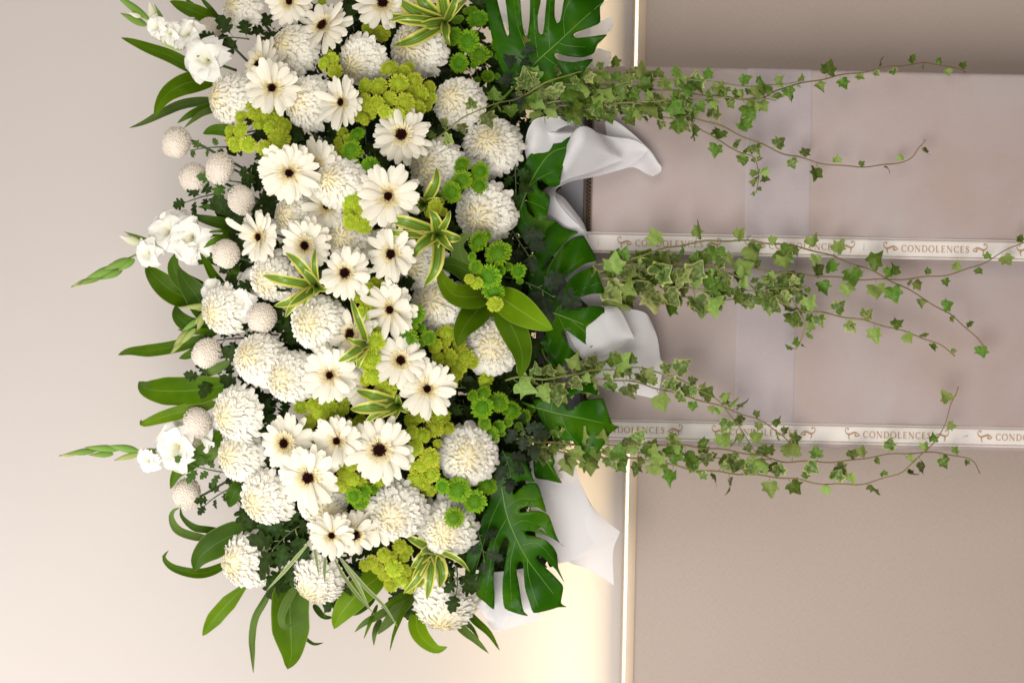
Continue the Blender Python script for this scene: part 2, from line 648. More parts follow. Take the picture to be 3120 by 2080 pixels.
GLYPH = {
    'O': (0.94, [arc(0.47, 0.5, 0.40, 0.49, 0, 360, ring_w, 28)]),
    'C': (0.80, [arc(0.46, 0.5, 0.39, 0.49, 48, 312, ring_w, 22), [(0.73, 0.98, 0.02), (0.73, 0.72, 0.028)], [(0.73, 0.02, 0.02), (0.73, 0.22, 0.02)]]),
    'D': (0.88, [stem_(0.17), [(0.17, 0.98, TN), (0.42, 0.98, TN)], [(0.17, 0.02, TN), (0.42, 0.02, TN)], arc(0.42, 0.5, 0.38, 0.48, -90, 90, ring_w, 16), serif(0.12, 0.985, 0.1), serif(0.12, 0.015, 0.1)]),
    'N': (0.96, [[(0.16, 0, TN), (0.16, 1, TN)], [(0.14, 1, TH), (0.80, 0, TH)], [(0.80, 0, TN), (0.80, 1, TN)], serif(0.12, 0.985), serif(0.16, 0.015), serif(0.80, 0.985)]),
    'L': (0.68, [stem_(0.18), [(0.18, 0.02, TN), (0.58, 0.02, TN)], [(0.59, 0, 0.02), (0.63, 0.25, 0.02)], serif(0.18, 0.985), serif(0.16, 0.015)]),
    'E': (0.68, [stem_(0.18), [(0.18, 0.02, TN), (0.58, 0.02, TN)], [(0.18, 0.98, TN), (0.56, 0.98, TN)], [(0.18, 0.52, TN), (0.48, 0.52, TN)], [(0.59, 0, 0.02), (0.62, 0.22, 0.02)], [(0.56, 1, 0.02), (0.56, 0.8, 0.02)], [(0.48, 0.42, 0.02), (0.48, 0.62, 0.02)], serif(0.14, 0.985, 0.09), serif(0.14, 0.015, 0.09)]),
    'S': (0.60, [[(0.50, 0.80, 0.03), (0.44, 0.93, 0.03), (0.31, 0.98, 0.03), (0.17, 0.92, 0.05), (0.12, 0.77, 0.07), (0.20, 0.63, 0.075), (0.33, 0.52, 0.08), (0.46, 0.40, 0.075), (0.51, 0.25, 0.07), (0.45, 0.09, 0.05), (0.30, 0.02, 0.03), (0.15, 0.07, 0.03), (0.09, 0.22, 0.03)], [(0.51, 0.98, 0.018), (0.51, 0.74, 0.018)], [(0.085, 0.02, 0.018), (0.085, 0.28, 0.018)]]),
}
# scroll ornament beside the word (drawn for the left side, mirrored for the right)
SCROLL = [
    [(0.10, 1.22, 0.02), (0.24, 1.30, 0.035), (0.30, 1.18, 0.045), (0.18, 1.08, 0.03)],
    [(0.22, 1.32, 0.02), (0.02, 1.28, 0.03), (-0.08, 1.05, 0.04), (0.0, 0.78, 0.05), (0.22, 0.60, 0.075), (0.52, 0.62, 0.09), (0.80, 0.74, 0.10), (1.10, 0.80, 0.09), (1.40, 0.68, 0.05), (1.62, 0.50, 0.015)],
    [(0.42, 0.60, 0.06), (0.34, 0.40, 0.07), (0.36, 0.18, 0.05), (0.46, -0.08, 0.02)],
    [(1.62, 0.50, 0.015), (1.40, 0.42, 0.06), (1.18, 0.40, 0.085), (1.06, 0.52, 0.07), (1.14, 0.64, 0.04)],
]


def strokes(mb, sts, ox, oy, s, to3):
    for st in sts:
        if len(st) > 2 and len(st) < 12:
            pts = catmull([(p[0], p[1], p[2]) for p in st], 5)
        else:
            pts = [Vector(p) for p in st]
        prev = None
        for i, p in enumerate(pts):
            t = pts[min(i + 1, len(pts) - 1)] - pts[max(i - 1, 0)]
            l = math.hypot(t.x, t.y) or 1
            nx, ny = -t.y / l, t.x / l
            w = max(p.z, 0.01)
            a = mb.vert(to3(ox + (p.x + nx * w) * s, oy + (p.y + ny * w) * s))
            b = mb.vert(to3(ox + (p.x - nx * w) * s, oy + (p.y - ny * w) * s))
            if prev:
                mb.face(prev[0], prev[1], b, a)
            prev = (a, b)


def ribbon(label, y, py_ref, px_ref, starts, px0, wpx, staples):
    k = px_at(y)
    xc = at(px_ref, py_ref, y).x
    half = wpx * k / 2
    z0, z1 = at(px0, py_ref, y).z, -0.1
    rb = thing('condolence_ribbon', (xc, y, z1), label, 'ribbon', 'printed ribbons hanging down the stands')
    yo = -0.0022
    mb = MB()
    n = 120
    rows = []

    def wobf(q):
        return 0.0011 * math.sin(q * 17 + y * 90) + 0.0005 * math.sin(q * 61)
    for j in range(n + 1):
        z = z0 + (z1 - z0) * j / n
        wob = wobf(z0 - z)
        rows.append([(xx, yo + wob - 0.0006 * (1 - abs(q)), z - z1) for q, xx in ((1, half), (0.5, half * 0.5), (0, 0), (-0.5, -half * 0.5), (-1, -half))])
    mb.grid(rows)
    o = obj('ribbon_band', mb.mesh('ribbon_band'), MAT['ribbon'], rb)
    so = o.modifiers.new('solid', 'SOLIDIFY')
    so.thickness = 0.0006
    so.offset = -1

    def to3(s, t, yy=yo - 0.0018):
        return (t, yy + wobf(s), z0 - z1 - s)
    for q in (0.80, -0.80):
        mb = MB()
        mb.grid([[to3((z0 - z1) * j / n, q * half - 0.0006), to3((z0 - z1) * j / n, q * half + 0.0006)] for j in range(n + 1)])
        obj('border_line', mb.mesh('border_line', False), MAT['line'], rb)
    cap = 19.5 * k
    for st in starts:
        s0 = (st - px0) * k
        word = 'CONDOLENCES'
        tot = sum(GLYPH[c][0] for c in word)
        gap = (206 / 19.5 - tot) / (len(word) - 1)
        mb = MB()
        x = 0
        for c in word:
            w, sts = GLYPH[c]
            strokes(mb, sts, s0 + x * cap, -cap * 0.5, cap, to3)
            x += w + gap
        obj('lettering', mb.mesh('lettering', False), MAT['gold'], rb)
        mb = MB()
        sc = 26 * k
        strokes(mb, [[(p[0], p[1], p[2]) for p in q] for q in SCROLL], s0 - 52 * k, -0.60 * sc, sc, to3)
        obj('scroll', mb.mesh('scroll', False), MAT['gold'], rb)
        mb = MB()
        strokes(mb, [[(-p[0], p[1], p[2]) for p in q] for q in SCROLL], s0 + (206 + 52) * k, -0.60 * sc, sc, to3)
        obj('scroll', mb.mesh('scroll', False), MAT['gold'], rb)
    for (sp, horiz) in staples:
        mb = MB()
        s0 = (sp - px0) * k
        if horiz:
            mb.tube([to3(s0, -0.001), to3(s0 + 0.013, 0.002)], 0.0005, 0.0005, 5)
        else:
            mb.tube([to3(s0, -0.006), to3(s0, 0.008)], 0.0005, 0.0005, 5)
        obj('staple', mb.mesh('staple'), MAT['staple'], rb)
    return rb


ribbon('white ribbon printed CONDOLENCES in gold down the middle of the stands', Y1, 752, 2500, (1935, 2342, 2745, 3150), 1782, 64, ((1822, 0), (2630, 0)))
ribbon('white ribbon printed CONDOLENCES in gold along the lower edge of the stands', Y2, 1320, 2500, (1412, 1818, 2222, 2628, 3032), 1800, 62, ((2075, 0), (2930, 1)))
for y, pyc, pxa in ((Y1, 783, 1800), (Y2, 1364, 1790)):
    pass

# ---------------------------------------------------------------- blooms
WHITE, CREAM, YEL = (0.89, 0.88, 0.815), (0.88, 0.85, 0.72), (0.87, 0.78, 0.48)
GA = math.pi * (3 - math.sqrt(5))


def sph(th, ph, r, zs=1.0):
    return Vector((math.sin(th) * math.cos(ph) * r, math.sin(th) * math.sin(ph) * r, math.cos(th) * r * zs))


PROF = (0.45, 0.76, 1.0, 0.98, 0.45)


def add_petal(mb, base, mid, tip, w, cup, axis_up, c0, c1, prof=PROF):
    n = len(prof)
    rows, cols = [], []
    ph = Vector((-(base.y + tip.y + mid.y), base.x + tip.x + mid.x, 0))
    if ph.length < 1e-5:
        ph = Vector((1, 0, 0))
    ph.normalize()
    for j in range(n):
        t = j / (n - 1)
        p = base * (1 - t) ** 2 + mid * 2 * t * (1 - t) + tip * t * t
        tg = (mid - base) * 2 * (1 - t) + (tip - mid) * 2 * t
        nn = tg.cross(ph)
        if nn.length > 1e-6:
            nn.normalize()
        ww = w * prof[j]
        rows.append([p - ph * ww - nn * cup * ww, p, p + ph * ww - nn * cup * ww])
        c = lerp3(c0, c1, t)
        cols.append([c, c, c])
    mb.grid(rows, cols)


def mum_variant(seed):
    r = random.Random(seed)
    N, NO = 470, 52
    inner = MB()
    outer = []
    core = MB()
    rows, cols = [], []
    for j in range(9):
        th = math.pi * j / 8
        rows.append([sph(th, 2 * math.pi * i / 12, 0.74, 0.82) for i in range(13)])
        cols.append([(0.86, 0.84, 0.75)] * 13)
    inner.grid(rows, cols)
    droop = r.uniform(0, 12)
    for i in range(N):
        f = (i + 0.5) / N
        th = rad(3 + (105 + droop) * f ** 0.62) + r.gauss(0, 0.045)
        ph = i * GA + r.gauss(0, 0.06)
        out = i >= N - NO
        tw = r.gauss(0, 0.06)
        if f < 0.22:
            rr = (0.86 + 0.05 * f) * r.uniform(0.96, 1.05)
            b = sph(th + rad(14), ph, 0.72, 0.84)
            mid = sph(th + rad(9), ph + tw, rr * 1.02, 0.84)
            tip = sph(max(th - rad(r.uniform(-3, 7)), 0.02), ph + 2 * tw, rr * 0.98, 0.84)
        else:
            rr = (0.86 + 0.07 * f) * r.uniform(0.96, 1.05)
            if out:
                rr = r.uniform(0.94, 1.12)
            b = sph(max(th - rad(48 - 18 * f), 0), ph, 0.50, 0.84)
            mid = sph(th - rad(13), ph, rr * 0.93, 0.84)
            tip = sph(th + rad(r.uniform(-5, 9)), ph + tw, rr, 0.84)
        w = (0.040 + 0.062 * f ** 0.8) * r.uniform(0.85, 1.15)
        cc = lerp3(YEL, WHITE, min(1, max(0, (f - 0.005) / 0.09)))
        cb = lerp3(YEL, CREAM, min(1, max(0, f / 0.25)))
        mb = MB() if out else inner
        add_petal(mb, b, mid, tip, w, 0.24, None, cb, cc)
        if out:
            outer.append(mb)
    return inner.mesh('inner_petals'), [m.mesh('petal') for m in outer]


def gerbera_variant(seed):
    r = random.Random(seed)
    pet = []
    age = r.choice((-2.2, -1, 0, 0.6, 1.5))
    n1, n2 = r.randint(17, 19), r.randint(14, 16)
    for layer, (n, L, el, z) in enumerate(((n1, 1.0, 6, -0.03), (n2, 0.90, 13, 0.02))):
        for i in range(n):
            ph = 2 * math.pi * (i + 0.5 * layer) / n + r.gauss(0, 0.06)
            e = rad(el + r.gauss(0, 6) + age * 6 + (r.uniform(14, 38) if r.random() < .07 else 0))
            ln = L * r.uniform(0.90, 1.06)
            w = r.uniform(0.125, 0.165)
            d = Vector((math.cos(ph), math.sin(ph), 0))
            s = Vector((-math.sin(ph), math.cos(ph), 0))
            up = Vector((0, 0, 1))
            curve = r.uniform(-0.10, 0.16)
            roll = r.gauss(0, 0.22)
            mb = MB()
            rows, cols = [], []
            for j in range(8):
                t = j / 7
                x = 0.14 + (ln - 0.14) * t
                zz = z + math.tan(e) * x * (1 - 0.35 * t) - curve * t * t * 0.5
                ww = w * (0.34, 0.58, 0.78, 0.92, 1.0, 1.0, 0.90, 0.50)[j]
                row, cr = [], []
                for q in (-1, -0.5, 0, 0.5, 1):
                    notch = -0.03 * (abs(q) in (0.5,)) * -1 if j == 7 else 0
                    ridge = (0.018 if abs(q) == 0.5 else 0.0) - 0.05 * q * q * (1 - t * 0.6)
                    row.append(d * (x + notch) + s * (q * ww) + up * (zz + ridge * 0.9 + roll * q * ww))
                    c = lerp3((0.84, 0.79, 0.58), (0.875, 0.85, 0.745), min(1, t * 2.4))
                    if abs(q) == 0.5:
                        c = lerp3(c, (0.80, 0.77, 0.66), 0.5)  # groove shade put into the petal colour to set petals apart
                    cr.append(c)
                rows.append(row)
                cols.append(cr)
            mb.grid(rows, cols)
            pet.append(mb.mesh('petal'))
    ruff = MB()
    for ring, (rr, n, c) in enumerate(((0.44, 50, (0.86, 0.80, 0.58)), (0.36, 46, (0.85, 0.78, 0.52)), (0.28, 38, (0.82, 0.73, 0.45)), (0.205, 30, (0.50, 0.34, 0.16)))):
        for i in range(n):
            ph = 2 * math.pi * i / n + r.uniform(-0.08, 0.08)
            d = Vector((math.cos(ph), math.sin(ph), 0))
            q = rr * r.uniform(0.86, 1.1)
            h = 0.16 - 0.012 * ring + r.uniform(-0.02, 0.05)
            add_petal(ruff, d * (q * 0.5) + Vector((0, 0, 0.05)), d * (q * 0.8) + Vector((0, 0, h + 0.02)), d * q + Vector((0, 0, h + 0.02)), 0.022 if ring < 2 else 0.014, 0.3, None, lerp3(c, (0.5, 0.42, 0.2), 0.3), c, (0.7, 1.0, 0.9, 0.5))
    rows, cols = [], []
    for j in range(4):
        rows.append([Vector((math.cos(2 * math.pi * i / 24) * 0.30 * j / 3, math.sin(2 * math.pi * i / 24) * 0.33 * j / 3, 0.125)) for i in range(25)])
        cols.append([(0.60, 0.50, 0.24)] * 25)
    ruff.grid(rows, cols)
    disc = MB()
    for i in range(120):
        rr = 0.125 * math.sqrt((i + 0.5) / 120)
        ph = i * GA
        d = Vector((math.cos(ph), math.sin(ph), 0))
        c = lerp3((0.018, 0.005, 0.003), (0.055, 0.014, 0.007), r.random())
        add_petal(disc, d * rr + Vector((0, 0, 0.11)), d * rr * 1.05 + Vector((0, 0, 0.155)), d * rr * r.uniform(0.95, 1.25 + 0.35 * (i > 90)) + Vector((0, 0, 0.160 + r.uniform(0, 0.04))), 0.013, 0.3, None, c, c, (1.0, 1.0, 0.5))
    rows, cols = [], []
    for j in range(5):
        rows.append([Vector((math.cos(2 * math.pi * i / 20) * 0.140 * j / 4, math.sin(2 * math.pi * i / 20) * 0.140 * j / 4, 0.160 - 0.02 * (1 - j / 4))) for i in range(21)])
        cols.append([(0.016, 0.004, 0.003)] * 21)
    disc.grid(rows, cols)
    return pet, ruff.mesh('ruff'), disc.mesh('disc')


def button_variant(seed, lime):
    r = random.Random(seed)
    mb = MB()
    N = 150
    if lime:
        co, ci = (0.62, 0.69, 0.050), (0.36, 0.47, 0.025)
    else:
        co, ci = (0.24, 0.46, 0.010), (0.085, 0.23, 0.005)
    rows, cols = [], []
    zs = 0.72 if lime else 0.5
    for j in range(8):
        th = math.pi * j / 7
        rows.append([sph(th, 2 * math.pi * i / 12, 0.62, zs) for i in range(13)])
        cols.append([ci] * 13)
    mb.grid(rows, cols)
    for i in range(N):
        f = (i + 0.5) / N
        th = rad(8 + 104 * f ** 0.6) + r.gauss(0, 0.05)
        ph = i * GA + r.gauss(0, 0.08)
        rr = (0.66 if not lime else 0.74) + (0.34 if not lime else 0.26) * min(1, f * 1.5)
        rr *= r.uniform(0.92, 1.08)
        b = sph(th, ph, 0.5, zs)
        mid = sph(th + rad(10), ph, rr * 0.9, zs * 1.05)
        tip = sph(th + rad(r.uniform(-8, 6)), ph + r.gauss(0, 0.06), rr, zs * 1.05)
        w = (0.045 + 0.05 * f) * r.uniform(0.8, 1.15)
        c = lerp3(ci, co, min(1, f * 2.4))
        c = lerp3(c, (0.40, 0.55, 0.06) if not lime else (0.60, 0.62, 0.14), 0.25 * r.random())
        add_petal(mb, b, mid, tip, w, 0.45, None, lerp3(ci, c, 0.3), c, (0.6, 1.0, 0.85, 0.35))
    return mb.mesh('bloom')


def pompon_variant(seed):
    r = random.Random(seed)
    mb = MB()
    rows, cols = [], []
    for j in range(10):
        th = math.pi * j / 9
        rows.append([sph(th, 2 * math.pi * i / 16, 0.92, 0.82) for i in range(17)])
        cols.append([(0.86, 0.80, 0.71)] * 17)
    mb.grid(rows, cols)
    N = 640
    for i in range(N):
        f = (i + 0.5) / N
        th = math.acos(1 - 1.9 * f) + r.gauss(0, 0.03)
        ph = i * GA + r.gauss(0, 0.05)
        n = sph(th, ph, 1, 0.83) * (1 + 0.05 * math.sin(2 * ph + seed) * math.sin(th) + 0.03 * math.sin(3 * ph + 2 * seed + th * 4))
        a = n.cross(Vector((0.3, 0.2, 0.9))).normalized()
        b_ = n.cross(a).normalized()
        c = lerp3((0.87, 0.82, 0.75), (0.88, 0.855, 0.80), r.random())
        top = mb.vert(n * r.uniform(0.99, 1.07) + Vector((0, 0, 0.03 * r.random())), c)
        ring = [mb.vert(n * 0.94 + (a * math.cos(q * math.pi / 3) + b_ * math.sin(q * math.pi / 3)) * 0.064, lerp3(c, (0.80, 0.72, 0.60), .5)) for q in range(6)]
        for q in range(6):
            mb.face(top, ring[q], ring[(q + 1) % 6])
    return mb.mesh('bloom')


MUMS = [mum_variant(100 + i) for i in range(7)]
GERB = [gerbera_variant(200 + i) for i in range(10)]
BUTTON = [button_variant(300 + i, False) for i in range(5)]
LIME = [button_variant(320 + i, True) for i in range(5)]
POMP = [pompon_variant(340 + i) for i in range(4)]

STEMC, STEMD = (0.055, 0.12, 0.035), (0.035, 0.075, 0.025)


def base_pt(px, py):             # where a stem enters the foam
    return at(1180 + (px - 1180) * 0.35, 960 + (py - 960) * 0.62, 0.17)


def stem_child(parent, mw, px, py, r=0.0028, back=0.25, col=STEMC):
    """stem from behind a bloom into the foam, in the thing's own space"""
    inv = mw.inverted()
    p0 = mw @ Vector((0, 0, -back))
    p1 = mw @ Vector((0, 0, -back - 0.9))
    p2 = base_pt(px, py)
    s = mw.to_scale().x
    pts = [inv @ p for p in catmull([p0, p1, p2], 6)]
    mb = MB()
    mb.tube(pts, r / s, r / s, 6, col, STEMD)
    obj('stem', mb.mesh('stem'), MAT['stem'], parent)


def place(name, px, py, Rpx, tx, ty, dz, label, cat, group, spin):
    d = dome(px, py) + dz
    s = Rpx * px_at(d)
    o = thing(name, at(px, py, d), label, cat, group)
    m3 = frame(face_dir(tx, ty), spin)
    mw = Matrix.Translation(o.location) @ m3.to_4x4() @ Matrix.Scale(s, 4)
    o.matrix_world = mw
    return o, mw


# px, py, radius, tilt x, tilt y, extra depth, what singles it out
MUM = [
    (738, 30, 68, -.5, -.2, 0, 'cut by the top edge left of the topmost gerbera'),
    (895, 153, 82, -.45, -.2, 0, 'below the topmost gerbera and left of the tilted one'),
    (1105, 188, 80, -.45, .35, 0, 'tucked above the large lime spray near the top'),
    (1272, 150, 90, -.35, 0, 0, 'under the striped leaves at the top'),
    (1395, 313, 82, -.3, -.1, -.01, 'right of the large lime spray with an ivy stem crossing it'),
    (705, 303, 84, -.8, 0, 0, 'in profile at the upper left beside the overlapping gerberas'),
    (942, 313, 86, -.55, 0, 0, 'left of the slender gerbera beside the large lime spray'),
    (1498, 445, 92, -.15, -.15, -.02, 'at the right rim beside the curled white paper'),
    (1328, 510, 90, -.35, .05, .015, 'behind green buttons right of the upper centre gerbera'),
    (1030, 560, 82, -.3, -.1, -.02, 'overlapping the gerbera pair left of the green buttons'),
    (1478, 650, 95, -.25, .2, -.02, 'at the right rim beside the second split leaf'),
    (900, 658, 74, -.5, 0, .02, 'half hidden below the double gerbera pair'),
    (1066, 727, 76, -.3, 0, .01, 'hidden under the lime spray left of the frontal gerbera'),
    (832, 848, 76, -.3, .2, .02, 'behind the striped rosette at the left centre'),
    (682, 945, 78, -.5, .2, .01, 'behind the gladiolus floret at the left centre'),
    (965, 983, 87, -.3, 0, -.01, 'just below the left striped rosette'),
    (1280, 805, 86, -.3, .1, .03, 'deep behind the drooping striped leaf in the centre'),
    (1335, 925, 88, -.2, -.1, .022, 'beside the broad leaf whorl in the centre'),
    (1499, 1055, 92, 0, 0, -.02, 'framed by the two lowest broad whorl leaves'),
    (788, 1092, 84, -.4, -.15, -.01, 'right of the lone pompon on the left'),
    (884, 1148, 82, -.35, .1, 0, 'lower right neighbour of the bloom beside the lone pompon'),
    (727, 1258, 88, -.55, .15, -.02, 'at the left rim beside a pompon and a pale leaf'),
    (733, 1388, 80, -.5, 0, .02, 'half behind the left rim bloom beside a pompon'),
    (812, 1515, 88, -.45, .25, 0, 'beside the lowest pompon at the lower left'),
    (985, 1530, 80, .1, .45, .02, 'below the big gerbera with a yellow stain'),
    (750, 1705, 90, -.55, .1, 0, 'lowest on the left over the folded oval leaf'),
    (968, 1762, 88, -.45, .65, 0, 'facing down over the long hanging oval leaf'),
    (1212, 1555, 92, -.2, .2, -.03, 'left of a wider bloom at the lower centre'),
    (1360, 1608, 94, -.1, .1, -.02, 'with one green button lying on it'),
    (1425, 1385, 95, 0, 0, -.03, 'at the right between green button sprays'),
    (1355, 1838, 100, -.1, .75, 0, 'facing down at the very bottom'),
]
NOUN = 'big white chrysanthemum '
for k, (px, py, R, tx, ty, dz, lab) in enumerate(MUM):
    o, mw = place('white_chrysanthemum', px, py, R * 1.06, tx * 1.5, ty * 1.5, dz, NOUN + lab, 'chrysanthemum', 'big white chrysanthemums', rng.uniform(0, 6.28))
    inner, outer = MUMS[k % 7]
    q = obj('inner_petals', inner, MAT['petal'], o)
    q['kind'] = 'stuff'
    for me in outer:
        obj('petal', me, MAT['petal'], o)
    stem_child(o, mw, px, py, 0.0035, 0.3)

GER = [
    (883, 8, 68, 0, 0, -.05, 'cut by the top edge nearest the left'),
    (794, 203, 86, -.55, -.05, -.03, 'tilted left behind its overlapping neighbour at the upper left'),
    (831, 270, 80, 0, .05, -.07, 'in front of its overlapping neighbour at the upper left'),
    (988, 83, 82, -.4, -.3, -.05, 'tilted up with an oval eye near the top edge'),
    (1167, 13, 82, 0, -.1, -.05, 'cut by the top edge beside the striped leaves'),
    (1046, 313, 78, -.5, -.05, -.06, 'narrow one left of the large lime spray'),
    (1224, 413, 83, 0, -.15, -.06, 'below the large lime spray with a wide dark eye'),
    (883, 522, 92, 0, .35, -.08, 'double layered one overlapping another at the left'),
    (967, 507, 80, -.25, .2, -.03, 'half hidden behind the double layered gerbera'),
    (1183, 599, 93, 0, 0, -.08, 'frontal one in the upper centre with a small eye'),
    (995, 633, 74, .1, -.3, .0, 'tucked under the bloom left of the upper lime spray'),
    (933, 746, 79, -.2, .2, -.04, 'just above the left striped rosette'),
    (795, 722, 76, -.6, .1, -.03, 'turned left at the left rim with a hidden eye'),
    (1054, 834, 78, -.1, -.15, -.08, 'in the centre left of the other two central ones'),
    (1197, 774, 80, -.4, 0, -.07, 'in the centre just left of the striped rosette'),
    (1193, 940, 85, -.25, .2, -.05, 'with long loose petals above green buttons in the centre'),
    (1074, 1019, 82, -.5, 0, -.03, 'with its right side covered by lime blooms'),
    (1009, 1143, 84, -.1, -.05, -.06, 'beside the small striped tuft at the left centre'),
    (1221, 1099, 77, .1, -.1, -.06, 'pear shaped one above the lower central gerbera'),
    (1304, 1184, 86, 0, 0, -.08, 'lower central one right of the pear shaped gerbera'),
    (1129, 1177, 78, 0, -.1, .0, 'mostly hidden behind the central lime spray'),
    (871, 1350, 85, -.2, 0, -.05, 'leftmost of the lower row of three'),
    (1031, 1341, 77, -.3, 0, -.06, 'middle of the lower row of three'),
    (1159, 1370, 98, 0, 0, -.09, 'largest one at the right of the lower row'),
    (943, 1452, 92, -.1, .1, -.09, 'broad one with a large eye below the lower row'),
    (1013, 1630, 67, 0, 0, -.09, 'small round one low on the left'),
    (1080, 1624, 74, .2, .2, -.04, 'half hidden behind the small round gerbera low down'),
    (1141, 1588, 76, -.2, .1, -.02, 'low one partly under a big chrysanthemum'),
]
for k, (px, py, R, tx, ty, dz, lab) in enumerate(GER):
    o, mw = place('white_gerbera', px, py, R * 1.07, tx * 1.35 + rng.uniform(-.14, .08), ty * 1.35 + rng.uniform(-.12, .12), dz, 'white gerbera ' + lab, 'gerbera', 'white gerberas with dark eyes', rng.uniform(0, 6.28))
    pet, ruff, disc = GERB[k % 10]
    for me in pet:
        obj('petal', me, MAT['petal'], o)
    q = obj('ruff', ruff, MAT['petal'], o)
    es = (.95, 1.1, 1.0, 1.35, 1.25, .95, 1.4, .9, 1.15, .9)[k % 10]
    obj('disc', disc, MAT['eye'], o, Matrix.Diagonal((es, es, 1.0, 1.0)))
    stem_child(o, mw, px, py, 0.0026, 0.05, (0.10, 0.17, 0.06))

POM = [
    (635, 97, 43, 'beside the topmost gladiolus florets'),
    (538, 434, 48, 'leftmost of the upper four'),
    (589, 541, 46, 'lower left of the upper four'),
    (670, 514, 48, 'right of the two side by side in the upper four'),
    (735, 609, 46, 'lowest right of the upper four'),
    (689, 774, 46, 'beside the middle gladiolus florets'),
    (798, 969, 48, 'right of the small gladiolus floret at the left centre'),
    (630, 1075, 48, 'alone above the large straight leaf'),
    (601, 1287, 48, 'just above the lowest gladiolus'),
    (570, 1505, 48, 'lowest one on the left'),
]
for k, (px, py, R, lab) in enumerate(POM):
    o, mw = place('white_pompon', px, py, R, -.8, rng.uniform(-.25, .25), 0.0, 'white pompon ball flower ' + lab, 'pompon flower', 'white pompon flowers along the left', rng.uniform(0, 6.28))
    obj('bloom', POMP[k % 4], MAT['petal'], o)
    stem_child(o, mw, px, py, 0.003, 0.6, (0.07, 0.12, 0.05))


# sprays: centre of branching, depth offset, blooms (px, py, r)
def spray(name, label, cat, group, base, dz, blooms, var, tone):
    cx = sum(b[0] for b in blooms) / len(blooms)
    cy = sum(b[1] for b in blooms) / len(blooms)
    b0 = at(base[0], base[1], dome(base[0], base[1]) + 0.09)
    root = thing(name, b0, label, cat, group)
    mb = MB()
    for (px, py, r) in blooms:
        rel = math.hypot(px - cx, py - cy) / 90
        d = dome(px, py) + dz + 0.022 * min(rel, 1.3) ** 2 + rng.uniform(-.008, .008) - (r - 24) * 0.0004
        s = r * px_at(d)
        tx, ty = (px - cx) / 150 - 0.12 + rng.gauss(0, .2), (py - cy) / 150 + rng.gauss(0, .2)
        m3 = frame(face_dir(tx, ty), rng.uniform(0, 6.28))
        p = at(px, py, d)
        q = obj('bloom', var[rng.randrange(len(var))], MAT['bloom'], root)
        q.matrix_local = Matrix.Translation(p - b0) @ m3.to_4x4() @ Matrix.Scale(s * 1.06, 4)
        n = m3.col[2]
        mb.tube([x - b0 for x in catmull([b0, b0.lerp(p, 0.5) + Vector((0, 0.01, 0)), p - n * s * 1.2, p - n * s * 0.3], 4)], 0.0018, 0.0013, 5, tone, tone)
    obj('branch', mb.mesh('branch'), MAT['stem'], root)
    return root


GG, LG = 'bright green button chrysanthemum sprays', 'lime green chrysanthemum sprays'
BT = (0.10, 0.17, 0.08)
for base, dz, lab, bl in [
    ((1440, 150), -.02, 'at the top right beside the striped leaves', [(1455, 56, 34), (1380, 112, 30), (1425, 126, 36), (1442, 105, 16), (1460, 167, 32), (1398, 192, 30), (1486, 233, 20), (1517, 136, 21), (1433, 32, 23), (1523, 172, 15), (1515, 233, 10), (1454, 243, 10), (1443, 200, 12), (1544, 136, 11), (1394, 60, 20), (1490, 165, 12)]),
    ((1090, 450), -.03, 'in the upper centre left of the wide eyed gerbera', [(1068, 456, 33), (1088, 408, 25), (1068, 507, 30), (1129, 510, 31), (1093, 466, 15), (1098, 551, 16), (1150, 520, 16)]),
    ((1430, 560), -.07, 'on the bloom right of the frontal upper gerbera', [(1406, 500, 27), (1464, 522, 29), (1408, 548, 31), (1375, 585, 33), (1462, 566, 26), (1338, 596, 12)]),
    ((1500, 830), -.10, 'inside the broad leaf whorl at the right', [(1517, 770, 41), (1457, 735, 34), (1481, 719, 17), (1489, 843, 38), (1503, 888, 35), (1580, 826, 25), (1622, 792, 15), (1525, 823, 18), (1449, 813, 22), (1438, 782, 15), (1584, 857, 11), (1550, 813, 13)]),
    ((1270, 1000), -.05, 'in the very centre under the long petalled gerbera', [(1263, 956, 33), (1241, 988, 33), (1241, 1034, 35), (1306, 1029, 24), (1285, 1000, 14), (1283, 1045, 14)]),
    ((1510, 1270), -.05, 'at the right above the frontal lower chrysanthemum', [(1469, 1241, 35), (1520, 1224, 31), (1472, 1197, 25), (1559, 1248, 31), (1598, 1267, 21), (1493, 1326, 29), (1449, 1321, 23), (1520, 1299, 20), (1494, 1374, 24), (1580, 1299, 15), (1547, 1286, 16), (1476, 1290, 21), (1619, 1245, 14), (1530, 1320, 11), (1440, 1205, 18)]),
    ((1420, 1520), -.08, 'at the lower right beside the large split leaf', [(1396, 1491, 38), (1347, 1481, 24), (1483, 1476, 32), (1446, 1527, 36), (1383, 1576, 31), (1420, 1599, 17)]),
    ((1095, 1530), -.05, 'small one below the largest gerbera', [(1105, 1500, 29), (1078, 1510, 26), (1096, 1524, 30), (1140, 1490, 16), (1068, 1482, 14)]),
]:
    spray('button_spray', 'bright green button flower spray ' + lab, 'spray flowers', GG, base, dz, bl, BUTTON, BT)
